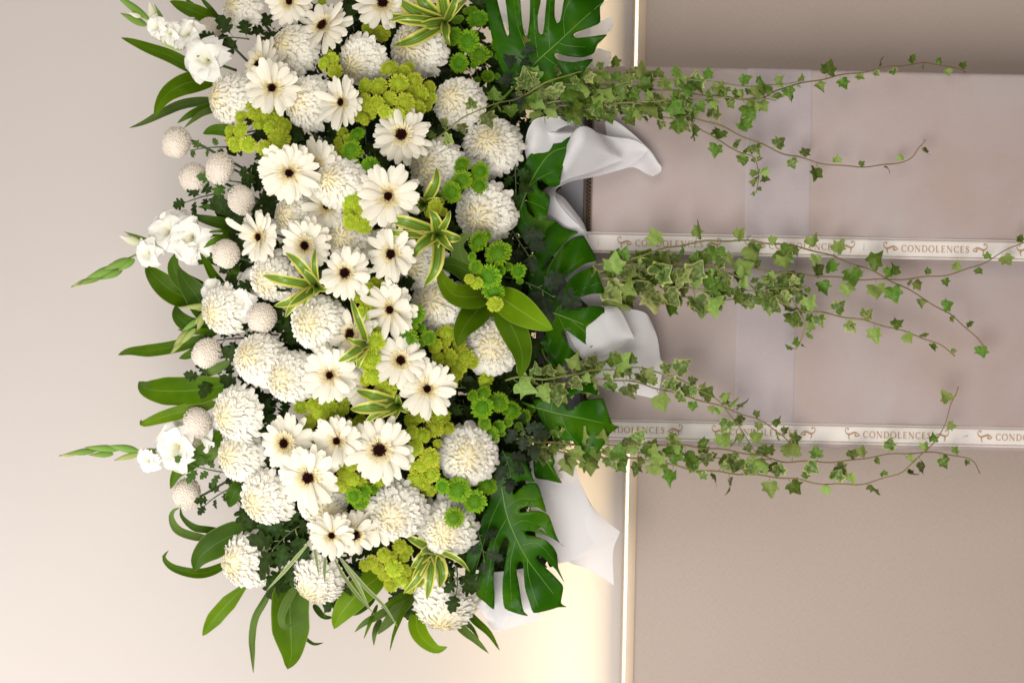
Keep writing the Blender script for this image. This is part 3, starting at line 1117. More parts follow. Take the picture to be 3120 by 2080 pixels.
for base, dz, lab, bl in [
    ((800, 400), -.02, 'at the upper left below the overlapping gerberas', [(733, 354, 20), (732, 396, 26), (698, 398, 18), (715, 442, 24), (755, 442, 26), (806, 347, 36), (789, 378, 20), (827, 391, 24), (852, 422, 33), (806, 452, 24), (762, 320, 20), (868, 381, 22), (850, 456, 22), (820, 469, 20), (700, 425, 15), (775, 345, 22), (845, 360, 20)]),
    ((1210, 280), -.07, 'largest one near the top, a dense mound', [(1185, 207, 28), (1112, 264, 25), (1153, 262, 29), (1214, 253, 31), (1231, 221, 24), (1263, 245, 26), (1282, 286, 26), (1309, 267, 21), (1313, 299, 19), (1112, 316, 31), (1149, 316, 26), (1187, 301, 24), (1233, 313, 31), (1211, 357, 28), (1275, 330, 24), (1299, 320, 21), (1091, 350, 22), (1108, 364, 20), (1246, 204, 18), (1250, 280, 22), (1170, 340, 22), (1130, 345, 20)]),
    ((1030, 190), -.03, 'small one of three blooms near the top edge', [(1010, 184, 24), (1020, 218, 24), (986, 194, 21), (1000, 165, 16)]),
    ((1150, 90), -.01, 'pair just below a gerbera cut by the top edge', [(1163, 102, 26), (1122, 85, 20), (980, 8, 18)]),
    ((1095, 640), -.04, 'in a column left of the frontal upper gerbera', [(1068, 612, 29), (1068, 677, 26), (1108, 690, 26), (1102, 636, 27), (1095, 592, 24), (1108, 663, 23), (1066, 645, 22)]),
    ((1040, 420), .0, 'dark olive one beside green buttons in the upper centre', [(1035, 456, 22), (1044, 405, 18), (1062, 425, 18), (1030, 430, 14)]),
    ((1340, 640), -.06, 'tiny one right of the frontal upper gerbera', [(1326, 630, 24), (1350, 646, 14), (1312, 650, 16), (1340, 615, 14)]),
    ((1130, 900), -.04, 'narrow one left of the long petalled gerbera', [(1125, 878, 19), (1119, 922, 26), (1091, 905, 18), (1105, 956, 24), (1146, 860, 20), (1163, 866, 18), (1130, 952, 20)]),
    ((1150, 1090), -.06, 'in the centre hiding one gerbera', [(1142, 1041, 31), (1112, 1013, 26), (1136, 1143, 31), (1132, 1092, 29), (1180, 1187, 29), (1193, 1170, 22), (1152, 1007, 22), (1132, 976, 20), (1220, 1170, 18), (1112, 1110, 18), (1112, 1160, 18), (1160, 1165, 20)]),
    ((1380, 1080), -.04, 'left of the frontal bloom inside the leaf whorl', [(1367, 1088, 28), (1326, 1054, 24), (1367, 1017, 26), (1399, 1116, 26), (1391, 1143, 20), (1418, 1085, 27), (1441, 1105, 19), (1353, 1044, 20), (1482, 1156, 26), (1333, 1092, 23), (1380, 1170, 16), (1400, 1050, 20), (1345, 1010, 18)]),
    ((1295, 1340), -.05, 'long one down the right of the largest gerbera', [(1287, 1258, 31), (1340, 1262, 33), (1255, 1279, 24), (1323, 1303, 30), (1285, 1326, 26), (1265, 1364, 26), (1255, 1316, 22), (1363, 1303, 22), (1309, 1394, 31), (1272, 1459, 31), (1312, 1445, 28), (1282, 1418, 22), (1255, 1483, 24), (1306, 1493, 24), (1333, 1350, 14), (1251, 1415, 18), (1268, 1503, 19), (1290, 1475, 22), (1320, 1420, 20)]),
    ((990, 1260), .0, 'golden one above the lower row of gerberas', [(915, 1238, 24), (952, 1235, 24), (942, 1282, 24), (979, 1255, 26), (1003, 1238, 26), (1040, 1245, 24), (925, 1300, 20), (1067, 1299, 24), (1098, 1282, 22), (945, 1194, 20), (955, 1326, 20), (966, 1360, 18), (1054, 1218, 18), (1020, 1280, 22), (985, 1290, 20)]),
    ((1070, 1450), -.04, 'below the middle gerbera of the lower row', [(1054, 1439, 28), (1044, 1476, 26), (1095, 1466, 26), (1040, 1415, 20), (1071, 1418, 18), (1074, 1459, 22), (1112, 1480, 18)]),
    ((1165, 1465), -.03, 'single bloom under the largest gerbera', [(1151, 1463, 22), (1172, 1458, 15)]),
    ((1210, 1730), -.02, 'at the bottom beside the lowest striped rosette', [(1169, 1690, 23), (1201, 1731, 27), (1218, 1663, 22), (1242, 1677, 17), (1232, 1696, 16), (1259, 1759, 24), (1218, 1765, 23), (1191, 1782, 22), (1170, 1752, 22), (1198, 1692, 14), (1249, 1789, 20), (1110, 1722, 20), (1132, 1712, 22), (1150, 1730, 20), (1276, 1772, 18), (1185, 1708, 20), (1235, 1738, 20)]),
    ((1508, 930), -.10, 'lone yellowish bloom inside the leaf whorl', [(1508, 927, 25), (1452, 862, 20), (1430, 850, 16)]),
]:
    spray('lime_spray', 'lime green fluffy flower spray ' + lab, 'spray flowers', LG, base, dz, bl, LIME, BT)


# ---------------------------------------------------------------- long leaves
def w_broad(s):
    return max((s ** 0.80) * ((1 - s) ** 0.45) * 1.83, 0.0) if s < 1 else 0.0


def w_long(s):
    return min(1.0, (s ** 0.7) * 1.9) * (1 - max(0, s - 0.72) / 0.28 * 0.65)


def blade_mesh(spine, wpx, d0, d1, hump=0.02, fold=0.18, twist=0.0, twist1=None, prof=w_broad, nv=22, wave=0.05, basew=0.10, origin=None, seed=0):
    """spine tip first, pixels; d0 tip depth, d1 base depth"""
    r = random.Random(seed * 31 + int(spine[0][0] * 7 + spine[0][1]))
    n = len(spine)
    pts = []
    for i, p in enumerate(spine):
        s = i / (n - 1)
        d = d0 + (d1 - d0) * s - hump * math.sin(math.pi * s)
        if len(p) > 2:
            d += p[2]
        pts.append(at(p[0], p[1], d))
    pts = resample(catmull(pts, 8), nv)
    k = px_at((d0 + d1) / 2)
    mb = MB()
    rows, uvs = [], []
    tw1 = twist if twist1 is None else twist1
    qs = (-1, -0.66, -0.33, 0, 0.33, 0.66, 1)
    ph = r.uniform(0, 6)
    prev = None
    for j in range(nv):
        s = j / (nv - 1)
        t = (pts[min(j + 1, nv - 1)] - pts[max(j - 1, 0)]).normalized()
        tc = (CAM - pts[j]).normalized()
        side = t.cross(tc)
        if side.length < 0.15 and prev:
            side = prev.copy()
        side.normalize()
        if prev and side.dot(prev) < 0:
            side = -side
        prev = side.copy()
        nrm = side.cross(t).normalized()
        if nrm.dot(tc) < 0:
            nrm = -nrm
        a = rad(twist + (tw1 - twist) * s)
        sd = side * math.cos(a) + nrm * math.sin(a)
        nm = nrm * math.cos(a) - side * math.sin(a)
        w = max(prof(s), basew if s > 0.5 else 0.0) * wpx * 0.5 * k
        row, ur = [], []
        for q in qs:
            wv = wave * w * math.sin(s * 11 + ph + q) * q * q
            row.append(pts[j] + sd * (q * w) + nm * (abs(q) ** 1.3 * fold * w + wv))
            ur.append((q * 0.5 + 0.5, s))
        rows.append(row)
        uvs.append(ur)
    mb.grid(rows, None, uvs)
    return mb, pts[-1]


def leaf_thing(name, label, cat, group, leaves):
    """leaves: list of (spine, width, mat, dict)"""
    built = []
    for i, (sp, w, mat, kw) in enumerate(leaves):
        kw = dict(kw)
        px, py = sp[-1][:2]
        d1 = kw.pop('d1', min(dome(px, py) + 0.05, 0.19))
        d0 = kw.pop('d0', min(dome(*sp[0][:2]), 0.22))
        built.append((blade_mesh(sp, w, d0, d1, seed=i, **kw), mat))
    base = built[0][0][1]
    if len(built) == 1:
        mb = built[0][0][0]
        o = obj(name, mb.mesh(name, origin=base), MAT[built[0][1]])
        o.location = base
        tag(o, label, cat, group)
    else:
        o = thing(name, base, label, cat, group)
        for (mb, b), mat in built:
            obj('leaf', mb.mesh('leaf', origin=base), MAT[mat], o)
    return o


G1 = 'broad green leaves fanned around the flowers'
LEAVES = [
    ('in a tuft at the top left edge', [([(517, 3), (560, 22), (605, 40), (655, 62)], 56, 'broad', {}), ([(562, -8), (580, 10), (612, 34)], 18, 'broad', {}), ([(608, -10), (635, 20), (668, 60)], 20, 'broad_dark', {})]),
    ('single blade pointing left below the top gladiolus', [([(368, 115), (405, 128), (456, 148), (520, 172), (590, 208), (660, 232)], 50, 'broad', dict(wave=.12))]),
    ('folded over with its tip bent down at the upper left', [([(470, 360), (484, 322), (510, 286), (552, 260), (600, 246), (668, 232)], 84, 'broad', dict(hump=.04, twist=-10, d0=.0))]),
    ('narrow grey backed trio pointing left at the upper left', [([(392, 391), (440, 374), (500, 343), (560, 318), (655, 303)], 40, 'broad_grey', dict(d0=.04, twist=35, twist1=10)), ([(539, 376), (575, 352), (610, 336), (660, 318)], 34, 'broad_dark', dict(d0=.05)), ([(560, 391), (590, 365), (620, 345), (660, 332)], 26, 'broad_grey', dict(d0=.03, twist=20))]),
    ('short one peeping out left of the upper lime spray', [([(618, 408), (650, 396), (690, 398), (730, 415)], 46, 'broad', {})]),
    ('dark twin blades above the middle pompon', [([(585, 640), (594, 658), (640, 672), (690, 684), (740, 705)], 46, 'broad_dark', dict(d0=.02, d1=.07)), ([(602, 631), (645, 630), (694, 645), (745, 672)], 36, 'broad_dark', dict(d0=.03, d1=.08)), ([(626, 709), (665, 704), (705, 706)], 12, 'broad', {}), ([(619, 755), (655, 733), (705, 714)], 26, 'broad', {})]),
    ('wide overlapping cluster under the middle gladiolus', [([(446, 800), (462, 830), (500, 868), (545, 898), (590, 915)], 92, 'broad', dict(d0=.06, d1=.09)), ([(541, 764), (528, 810), (550, 850), (600, 880), (660, 905)], 72, 'broad_dark', dict(d0=.03, d1=.07)), ([(543, 815), (566, 858), (598, 900), (625, 942), (660, 975)], 94, 'broad_dark', dict(d0=.01, d1=.05)), ([(609, 769), (630, 805), (652, 845), (690, 880)], 42, 'broad', dict(d0=.0, d1=.04, twist=30)), ([(728, 803), (716, 830), (690, 860)], 34, 'broad_dark', dict(d0=.0))]),
    ('dark one spread behind the middle pompon', [([(595, 806), (640, 785), (700, 795), (760, 815)], 66, 'broad_dark', dict(d0=.07, d1=.1))]),
    ('small cupped one left of the left centre chrysanthemum', [([(534, 930), (545, 965), (580, 990), (640, 1000)], 62, 'broad_dark', dict(d0=.05)), ([(541, 1003), (590, 1010), (650, 1006)], 24, 'broad', {})]),
    ('thin twisted blade pointing left at the left centre', [([(359, 1081), (395, 1070), (450, 1068), (520, 1058), (590, 1040), (660, 1012)], 38, 'broad', dict(prof=w_long, wave=.2)), ([(545, 1092), (580, 1078), (620, 1050)], 34, 'broad', {})]),
    ('large straight one pointing left with a pale midrib', [([(422, 1162), (450, 1185), (520, 1191), (610, 1187), (720, 1165)], 86, 'broad', dict(prof=w_long, fold=.1))]),
    ('pale one with a hooked tip below the large straight leaf', [([(430, 1278), (436, 1290), (490, 1272), (560, 1252), (660, 1226)], 54, 'broad_light', dict(d0=.06))]),
    ('rising behind the lowest gladiolus', [([(519, 1490), (540, 1440), (590, 1402), (640, 1360), (675, 1312)], 62, 'broad', dict(d0=.06)), ([(625, 1415), (650, 1380), (672, 1330)], 40, 'broad_grey', dict(d0=.05))]),
    ('half hidden left of the chrysanthemum by the lowest pompon', [([(698, 1545), (715, 1500), (745, 1465)], 60, 'broad_dark', dict(d0=.05)), ([(609, 1143), (650, 1128), (700, 1100)], 36, 'broad_grey', dict(d0=.05))]),
    ('curled hook shaped pair at the lower left', [([(551, 1547), (532, 1552), (522, 1575), (540, 1612), (588, 1632), (660, 1642)], 26, 'broad_grey', dict(prof=w_long, d0=.05)), ([(549, 1545), (556, 1575), (592, 1606), (640, 1614), (710, 1625)], 22, 'broad_dark', dict(prof=w_long, d0=.06))]),
    ('broad oval folded one under the lowest left chrysanthemum', [([(594, 1740), (606, 1702), (645, 1665), (705, 1632), (790, 1612)], 84, 'broad_dark', dict(prof=w_long, d0=.04, fold=.25))]),
    ('curved like a sickle at the lower left edge', [([(515, 1675), (499, 1698), (527, 1728), (590, 1745), (640, 1740), (700, 1712)], 38, 'broad', dict(d0=.06))]),
    ('pointed light one slanting down at the lower left', [([(617, 1936), (650, 1888), (690, 1842), (745, 1785)], 48, 'broad_light', dict(prof=w_long))]),
    ('long wavy ribbon like one hanging at the bottom left', [([(772, 2052), (770, 1990), (768, 1942), (778, 1880), (808, 1825), (856, 1730)], 22, 'broad_grey', dict(prof=w_long, wave=.5, twist=20, twist1=-20))]),
    ('longest oval one hanging straight down at the bottom', [([(876, 2038), (888, 1990), (886, 1920), (884, 1850), (892, 1780), (915, 1720)], 114, 'broad', dict(prof=w_long, fold=.12, d0=.1, d1=.09)), ([(904, 1896), (868, 1908), (858, 1880), (876, 1830), (910, 1775)], 36, 'broad_grey', dict(d0=.03, d1=.04, twist=25))]),
    ('little curled tips behind the longest hanging leaf', [([(986, 1957), (955, 1960), (925, 1938)], 13, 'broad_dark', dict(d0=.14, d1=.15)), ([(1018, 1880), (985, 1876), (955, 1840)], 24, 'broad_dark', dict(d0=.1, d1=.12))]),
    ('bright yellow green one with a brown tip at the bottom', [([(1018, 1915), (1032, 1880), (1065, 1835), (1110, 1790), (1170, 1745)], 104, 'broad_light', dict(d0=.04, d1=.05))]),
    ('grey green cluster at the bottom under the lime spray', [([(1080, 1925), (1110, 1897), (1160, 1870), (1215, 1835)], 32, 'broad_grey', dict(d0=.06)), ([(1150, 1932), (1185, 1890), (1225, 1845), (1262, 1808)], 52, 'broad_grey', dict(d0=.06)), ([(1108, 1946), (1128, 1895), (1150, 1840)], 16, 'broad', dict(d0=.05)), ([(1139, 1966), (1142, 1925), (1160, 1885)], 24, 'broad_grey', dict(d0=.06)), ([(1160, 1850), (1200, 1830), (1255, 1803)], 34, 'broad', dict(d0=.03)), ([(1060, 1870), (1090, 1850), (1140, 1800)], 60, 'broad_dark', dict(d0=.09, d1=.1))]),
    ('thin dark blade hanging between bottom leaves', [([(1187, 1984), (1202, 1925), (1226, 1868), (1258, 1808)], 14, 'broad', dict(prof=w_long, d0=.0))]),
    ('pointed light one hooked at its tip below the lowest chrysanthemum', [([(1364, 1969), (1330, 1976), (1290, 1945), (1270, 1905), (1272, 1858)], 66, 'broad_light', dict(d0=.05))]),
    ('slim pair pointing down right at the very bottom', [([(1490, 1990), (1450, 1950), (1412, 1918), (1380, 1880)], 34, 'broad_grey', dict(d0=.06)), ([(1523, 1981), (1490, 1928), (1452, 1893), (1420, 1860)], 30, 'broad', dict(d0=.07)), ([(1460, 1948), (1440, 1915), (1410, 1885)], 20, 'broad', dict(d0=.08))]),
]
for lab, ls in LEAVES:
    leaf_thing('leafy_shoot' if len(ls) > 1 else 'broad_leaf', 'green foliage leaf ' + lab if len(ls) == 1 else 'green foliage shoot, ' + lab, 'leaf' if len(ls) == 1 else 'leafy shoot', G1, ls)

WH = -0.115
leaf_thing('leafy_shoot', 'whorl of broad pointed leaves around green buttons at the right centre', 'leafy shoot', None, [
    ([(1394, 1058), (1408, 1008), (1442, 960), (1490, 905)], 108, 'broad', dict(d0=WH, d1=-.025, hump=.02)),
    ([(1442, 708), (1404, 735), (1402, 770), (1425, 815), (1470, 870)], 84, 'broad_grey', dict(d0=WH - .01, d1=-.025, hump=.015, twist=-30)),
    ([(1326, 826), (1350, 806), (1400, 812), (1450, 846), (1480, 880)], 88, 'broad_dark', dict(d0=WH + .03, d1=-.025, hump=.015)),
    ([(1337, 808), (1350, 858), (1385, 898), (1440, 905), (1490, 895)], 98, 'broad_light', dict(d0=WH - .02, d1=-.03, hump=.03, twist=20)),
    ([(1686, 1005), (1640, 980), (1585, 945), (1510, 895)], 118, 'broad_light', dict(d0=WH + .02, d1=-.025, hump=.015)),
    ([(1583, 1152), (1592, 1095), (1576, 1030), (1515, 910)], 106, 'broad', dict(d0=WH, d1=-.025, hump=.015)),
])

# striped rosettes
RG = 'striped yellow edged rosettes among the flowers'
for c, dz, lab, tips in [
    ((1357, 68), -.08, 'at the top edge above a big chrysanthemum', [(1171, 44, 34), (1208, -6, 46), (1176, 66, 20), (1197, 139, 42), (1268, -40, 46), (1320, -60, 40), (1425, -4, 22), (1372, 139, 30), (1262, 88, 38), (1395, -30, 26)]),
    ((1335, 714), -.09, 'in the centre right, leaves spread like a star', [(1166, 668, 40), (1146, 700, 24), (1253, 792, 40), (1292, 872, 40), (1330, 774, 34), (1310, 642, 40), (1405, 728, 40), (1382, 764, 30), (1224, 722, 34), (1372, 640, 24)]),
    ((965, 872), -.07, 'at the left centre with arching leaves', [(869, 769, 34), (800, 838, 34), (834, 932, 34), (868, 968, 30), (962, 756, 22), (955, 900, 34), (926, 932, 26), (900, 820, 30), (1008, 880, 20)]),
    ((1118, 1046), -.10, 'small tuft with short leaves in the centre', [(1030, 1102, 32), (1058, 1028, 24), (1061, 1102, 28), (1090, 1124, 28), (1068, 905, 24), (1085, 1070, 26)]),
    ((1215, 1232), -.06, 'with dark curved leaves above the largest gerbera', [(1086, 1188, 40), (1066, 1246, 42), (1105, 1302, 22), (1248, 1256, 22), (1150, 1270, 34), (1185, 1290, 22), (1210, 1200, 22)]),
    ((1318, 1672), -.05, 'at the bottom with leaves hanging downwards', [(1235, 1630, 30), (1252, 1728, 36), (1228, 1808, 24), (1300, 1826, 34), (1340, 1790, 40), (1371, 1756, 30), (1432, 1741, 18), (1322, 1728, 38), (1258, 1806, 26), (1280, 1690, 34), (1355, 1700, 28)]),
    ((1292, 622), -.05, 'small upright one right of the frontal upper gerbera', [(1330, 510, 36), (1240, 565, 28), (1262, 656, 26), (1352, 606, 24), (1262, 600, 26), (1300, 665, 22)]),
]:
    cx, cy = c
    dc = dome(cx, cy) + dz
    o = thing('striped_rosette', at(cx, cy, dc + .05), 'striped green and yellow rosette ' + lab, 'leafy rosette', RG)
    for i, (tx, ty, w) in enumerate(tips):
        L = math.hypot(tx - cx, ty - cy)
        nx, ny = -(ty - cy) / L, (tx - cx) / L
        b = rng.uniform(-.12, .12) * L
        lift = -min(0.05, L * 0.0003)
        sp = [(tx, ty, 0), (cx + (tx - cx) * .66 + nx * b, cy + (ty - cy) * .66 + ny * b, lift), (cx + (tx - cx) * .3 + nx * b * .7, cy + (ty - cy) * .3 + ny * b * .7, lift * .8), (cx, cy, 0)]
        mb, _ = blade_mesh(sp, w, dc + rng.uniform(-.005, .02), dc + .05, hump=.01, fold=.35, twist=rng.uniform(-25, 25), prof=w_long, nv=16, wave=.06, basew=.35, seed=i)
        obj('leaf', mb.mesh('leaf', origin=o.location), MAT['striped'], o)

# fine variegated grass blades low on the left
for lab, sp in [
    ('slanting down left over the longest hanging leaf', [(811, 1799), (870, 1735), (945, 1648)]),
    ('lying on the down facing chrysanthemum, left of two', [(973, 1758), (962, 1690), (947, 1604)]),
    ('lying on the down facing chrysanthemum, right of two', [(989, 1772), (989, 1735), (992, 1690)]),
    ('crossing the bright yellow green leaf', [(1126, 1851), (1090, 1780), (1060, 1735), (1030, 1690)]),
    ('reaching furthest right under the lime spray', [(1212, 1910), (1170, 1845), (1110, 1785), (1040, 1700)]),
    ('thin and pale, just right of the down facing chrysanthemum', [(1140, 1870), (1080, 1800), (1045, 1750), (1018, 1700)]),
]:
    leaf_thing('grass_blade', 'variegated grass blade ' + lab, 'grass blade', 'variegated grass blades low on the left', [(sp, 11, 'grass', dict(prof=w_long, d0=dome(*sp[0]) - .09, d1=dome(*sp[-1]) - .06, hump=.0))])


# ---------------------------------------------------------------- traced flat leaves given curvature, thickness and veins
def poly_in(p, poly):
    x, y = p
    c = False
    j = len(poly) - 1
    for i in range(len(poly)):
        xi, yi = poly[i]
        xj, yj = poly[j]
        if (yi > y) != (yj > y) and x < (xj - xi) * (y - yi) / (yj - yi) + xi:
            c = not c
        j = i
    return c


def smooth_poly(poly, per=3):
    n = len(poly)
    out = []
    for i in range(n):
        p0, p1, p2, p3 = [Vector((*poly[(i + k) % n], 0)) for k in (-1, 0, 1, 2)]
        for k in range(per):
            t = k / per
            # centripetal-like damping keeps tips sharp
            m1 = (p2 - p0) * 0.32
            m2 = (p3 - p1) * 0.32
            h = (2 * t ** 3 - 3 * t ** 2 + 1) * p1 + (t ** 3 - 2 * t ** 2 + t) * m1 + (-2 * t ** 3 + 3 * t ** 2) * p2 + (t ** 3 - t ** 2) * m2
            out.append((h.x, h.y))
    return out


def tri_fill(polys, step):
    """constrained triangulation of an outline with holes; returns verts, tris"""
    verts, edges = [], []
    for poly in polys:
        b = len(verts)
        verts += [Vector(p) for p in poly]
        edges += [(b + i, b + (i + 1) % len(poly)) for i in range(len(poly))]
    xs = [p[0] for p in polys[0]]
    ys = [p[1] for p in polys[0]]
    y = min(ys)
    odd = 0
    while y < max(ys):
        x = min(xs) + (odd % 2) * step / 2
        while x < max(xs):
            if sum(poly_in((x, y), q) for q in polys) % 2 == 1:
                verts.append(Vector((x, y)))
            x += step
        y += step * 0.87
        odd += 1
    r = delaunay_2d_cdt(verts, edges, [], 0, 1e-4)
    vs, tris = r[0], []
    for f in r[2]:
        cx = sum(vs[i].x for i in f) / len(f)
        cy = sum(vs[i].y for i in f) / len(f)
        if sum(poly_in((cx, cy), q) for q in polys) % 2 == 1:
            tris.append(tuple(f))
    return vs, tris


def seg_dist(p, line):
    best, along, tot = 1e9, 0, 0
    for a, b in zip(line, line[1:]):
        dx, dy = b[0] - a[0], b[1] - a[1]
        L = math.hypot(dx, dy)
        t = max(0, min(1, ((p[0] - a[0]) * dx + (p[1] - a[1]) * dy) / (L * L)))
        q = math.hypot(p[0] - a[0] - dx * t, p[1] - a[1] - dy * t)
        if q < best:
            best, along = q, tot + t * L
        tot += L
    return best, along / tot


def monstera(label, d0, gx, gy, rib, veins, poly, holes=()):
    cx, cy = rib[0]
    rx = max(abs(p[0] - cx) + abs(p[1] - cy) for p in poly)

    def depth(p):
        q, a = seg_dist(p, rib)
        return d0 + gx * (p[0] - cx) / 300 + gy * (p[1] - cy) / 300 - 0.000115 * q + 0.0000008 * q * q + 0.008 * math.sin(a * 17 + cx) * min(1, q / 80) + 0.05 * (a - 0.35) ** 2
    polys = [smooth_poly(poly)] + [smooth_poly(h) for h in holes]
    vs, tris = tri_fill(polys, 17)
    o = thing('monstera_leaf', at(cx, cy, depth((cx, cy))), label, 'monstera leaf', 'glossy split monstera leaves at the right rim')
    mb = MB()
    for v in vs:
        mb.vert(at(v.x, v.y, depth((v.x, v.y))) - o.location)
    for t in tris:
        mb.face(*t)
    q = obj('blade', mb.mesh('blade'), MAT['monstera'], o)
    s = q.modifiers.new('solid', 'SOLIDIFY')
    s.thickness = 0.0009
    s.offset = 0
    mb = MB()
    line = catmull([(p[0], p[1], 0) for p in rib], 8)
    mb.tube([at(p.x, p.y, depth((p.x, p.y)) - 0.0006) - o.location for p in line], 0.0026, 0.0008, 6)
    obj('midrib', mb.mesh('midrib'), MAT['vein'], o)
    if veins:
        mb = MB()
        for vn in veins:
            line = catmull([(p[0], p[1], 0) for p in vn], 8)
            mb.tube([at(p.x, p.y, depth((p.x, p.y)) - 0.0002) - o.location for p in line], 0.0009, 0.0004, 5)
        obj('side_veins', mb.mesh('side_veins'), MAT['vein'], o)
    mb = MB()
    p0 = at(cx, cy, depth((cx, cy)))
    mb.tube([p - o.location for p in catmull([p0, p0.lerp(base_pt(cx, cy), .3) + Vector((0, .02, 0)), base_pt(cx, cy)], 5)], 0.0028, 0.003, 6)
    obj('stalk', mb.mesh('stalk'), MAT['vein'], o)
    return o


monstera('large glossy split leaf cut by the top edge', .02, -.01, .02, [(1612, 215), (1640, 184), (1700, 130), (1770, 65), (1838, 6)],
         [[(1655, 170), (1690, 195), (1760, 235)], [(1700, 130), (1730, 140), (1800, 145)], [(1675, 150), (1672, 60), (1680, -50)], [(1640, 184), (1628, 80), (1628, -60)], [(1625, 200), (1578, 80), (1560, -60)], [(1720, 110), (1720, 40), (1760, -40)]],
         [(1600, 235), (1560, 260), (1522, 200), (1500, 120), (1478, 0), (1490, -70), (1508, -60), (1515, 0), (1530, 60), (1545, 110), (1551, 100), (1545, 40), (1535, -70), (1575, -90), (1585, 0), (1590, 60), (1598, 106), (1607, 108), (1614, 60), (1615, 0), (1612, -80), (1645, -80), (1648, 0), (1638, 50), (1640, 93), (1647, 106), (1656, 95), (1665, 0), (1675, -70), (1703, -70), (1691, 0), (1690, 50), (1697, 72), (1708, 60), (1718, 0), (1730, -60), (1820, -60), (1841, 0), (1828, 22), (1829, 68), (1804, 82), (1754, 100), (1747, 108), (1756, 116), (1800, 112), (1850, 106), (1821, 136), (1809, 163), (1777, 175), (1729, 172), (1695, 162), (1689, 170), (1702, 184), (1746, 190), (1807, 180), (1784, 211), (1763, 245), (1700, 252), (1650, 262)])
monstera('glossy split leaf tucked into the curled white paper', .06, -.03, 0, [(1585, 640), (1610, 570), (1650, 500), (1690, 460), (1757, 444)],
         [[(1610, 570), (1640, 545), (1690, 520)], [(1595, 610), (1630, 620), (1668, 640)], [(1588, 640), (1600, 680), (1640, 710)]],
         [(1760, 443), (1731, 466), (1717, 503), (1710, 534), (1705, 563), (1682, 570), (1661, 558), (1648, 547), (1637, 552), (1641, 575), (1675, 598), (1671, 636), (1664, 668), (1692, 675), (1668, 697), (1651, 731), (1624, 755), (1602, 740), (1578, 704), (1570, 640), (1578, 590), (1588, 534), (1605, 485), (1631, 456), (1685, 424), (1733, 408), (1738, 425)],
         [[(1597, 586), (1603, 584), (1611, 620), (1629, 658), (1625, 661), (1606, 640)]])
monstera('large glossy split leaf spreading right below the ribbon end', .05, 0, -.02, [(1640, 940), (1700, 958), (1770, 985), (1848, 1022)],
         [[(1645, 935), (1680, 800), (1750, 712)], [(1660, 945), (1700, 850), (1800, 770)], [(1690, 955), (1730, 900), (1830, 860)], [(1700, 960), (1730, 1020), (1765, 1085)], [(1740, 975), (1780, 1010), (1800, 1050)]],
         [(1665, 673), (1692, 673), (1719, 694), (1763, 707), (1739, 721), (1712, 748), (1699, 764), (1668, 795), (1652, 820), (1661, 818), (1692, 783), (1716, 748), (1750, 724), (1777, 718), (1794, 745), (1818, 792), (1784, 803), (1750, 823), (1726, 844), (1692, 878), (1677, 903), (1685, 907), (1709, 888), (1736, 850), (1763, 830), (1814, 812), (1824, 840), (1841, 891), (1804, 895), (1760, 908), (1735, 923), (1730, 935), (1738, 943), (1770, 939), (1804, 932), (1840, 937), (1841, 983), (1852, 1024), (1828, 1020), (1815, 1035), (1801, 1058), (1760, 1031), (1729, 1008), (1718, 1006), (1714, 1017), (1736, 1058), (1777, 1097), (1736, 1095), (1704, 1122), (1682, 1092), (1668, 1044), (1660, 1010), (1640, 990), (1615, 930), (1608, 860), (1622, 780), (1648, 700)])
monstera('dark glossy leaf piece behind the start of the lower ivy', .08, 0, 0, [(1650, 1060), (1670, 1100), (1728, 1137)], [],
         [(1640, 1055), (1680, 1087), (1658, 1112), (1650, 1130), (1668, 1158), (1733, 1137), (1700, 1115), (1685, 1085), (1678, 1030), (1655, 1030)])
monstera('glossy shield shaped leaf pointing at the lower ribbon', .04, 0, .01, [(1630, 1240), (1700, 1258), (1790, 1277), (1882, 1298)],
         [[(1680, 1254), (1690, 1215), (1760, 1178)], [(1705, 1260), (1740, 1330), (1800, 1375)], [(1655, 1246), (1665, 1290), (1700, 1330)]],
         [(1627, 1218), (1702, 1206), (1750, 1172), (1790, 1165), (1820, 1172), (1819, 1204), (1790, 1194), (1753, 1201), (1727, 1214), (1721, 1230), (1729, 1244), (1746, 1243), (1770, 1224), (1804, 1214), (1835, 1212), (1841, 1221), (1865, 1289), (1886, 1299), (1859, 1320), (1838, 1357), (1811, 1389), (1784, 1381), (1746, 1344), (1702, 1337), (1661, 1306), (1634, 1245)],
         [[(1701, 1297), (1706, 1298), (1719, 1315), (1712, 1314)]])
monstera('small dark glossy leaf tip hanging below the shield shaped leaf', .09, 0, 0, [(1650, 1355), (1670, 1410), (1710, 1470)], [],
         [(1625, 1365), (1632, 1330), (1660, 1345), (1690, 1400), (1686, 1422), (1700, 1450), (1712, 1471), (1670, 1462), (1632, 1455), (1625, 1420)])
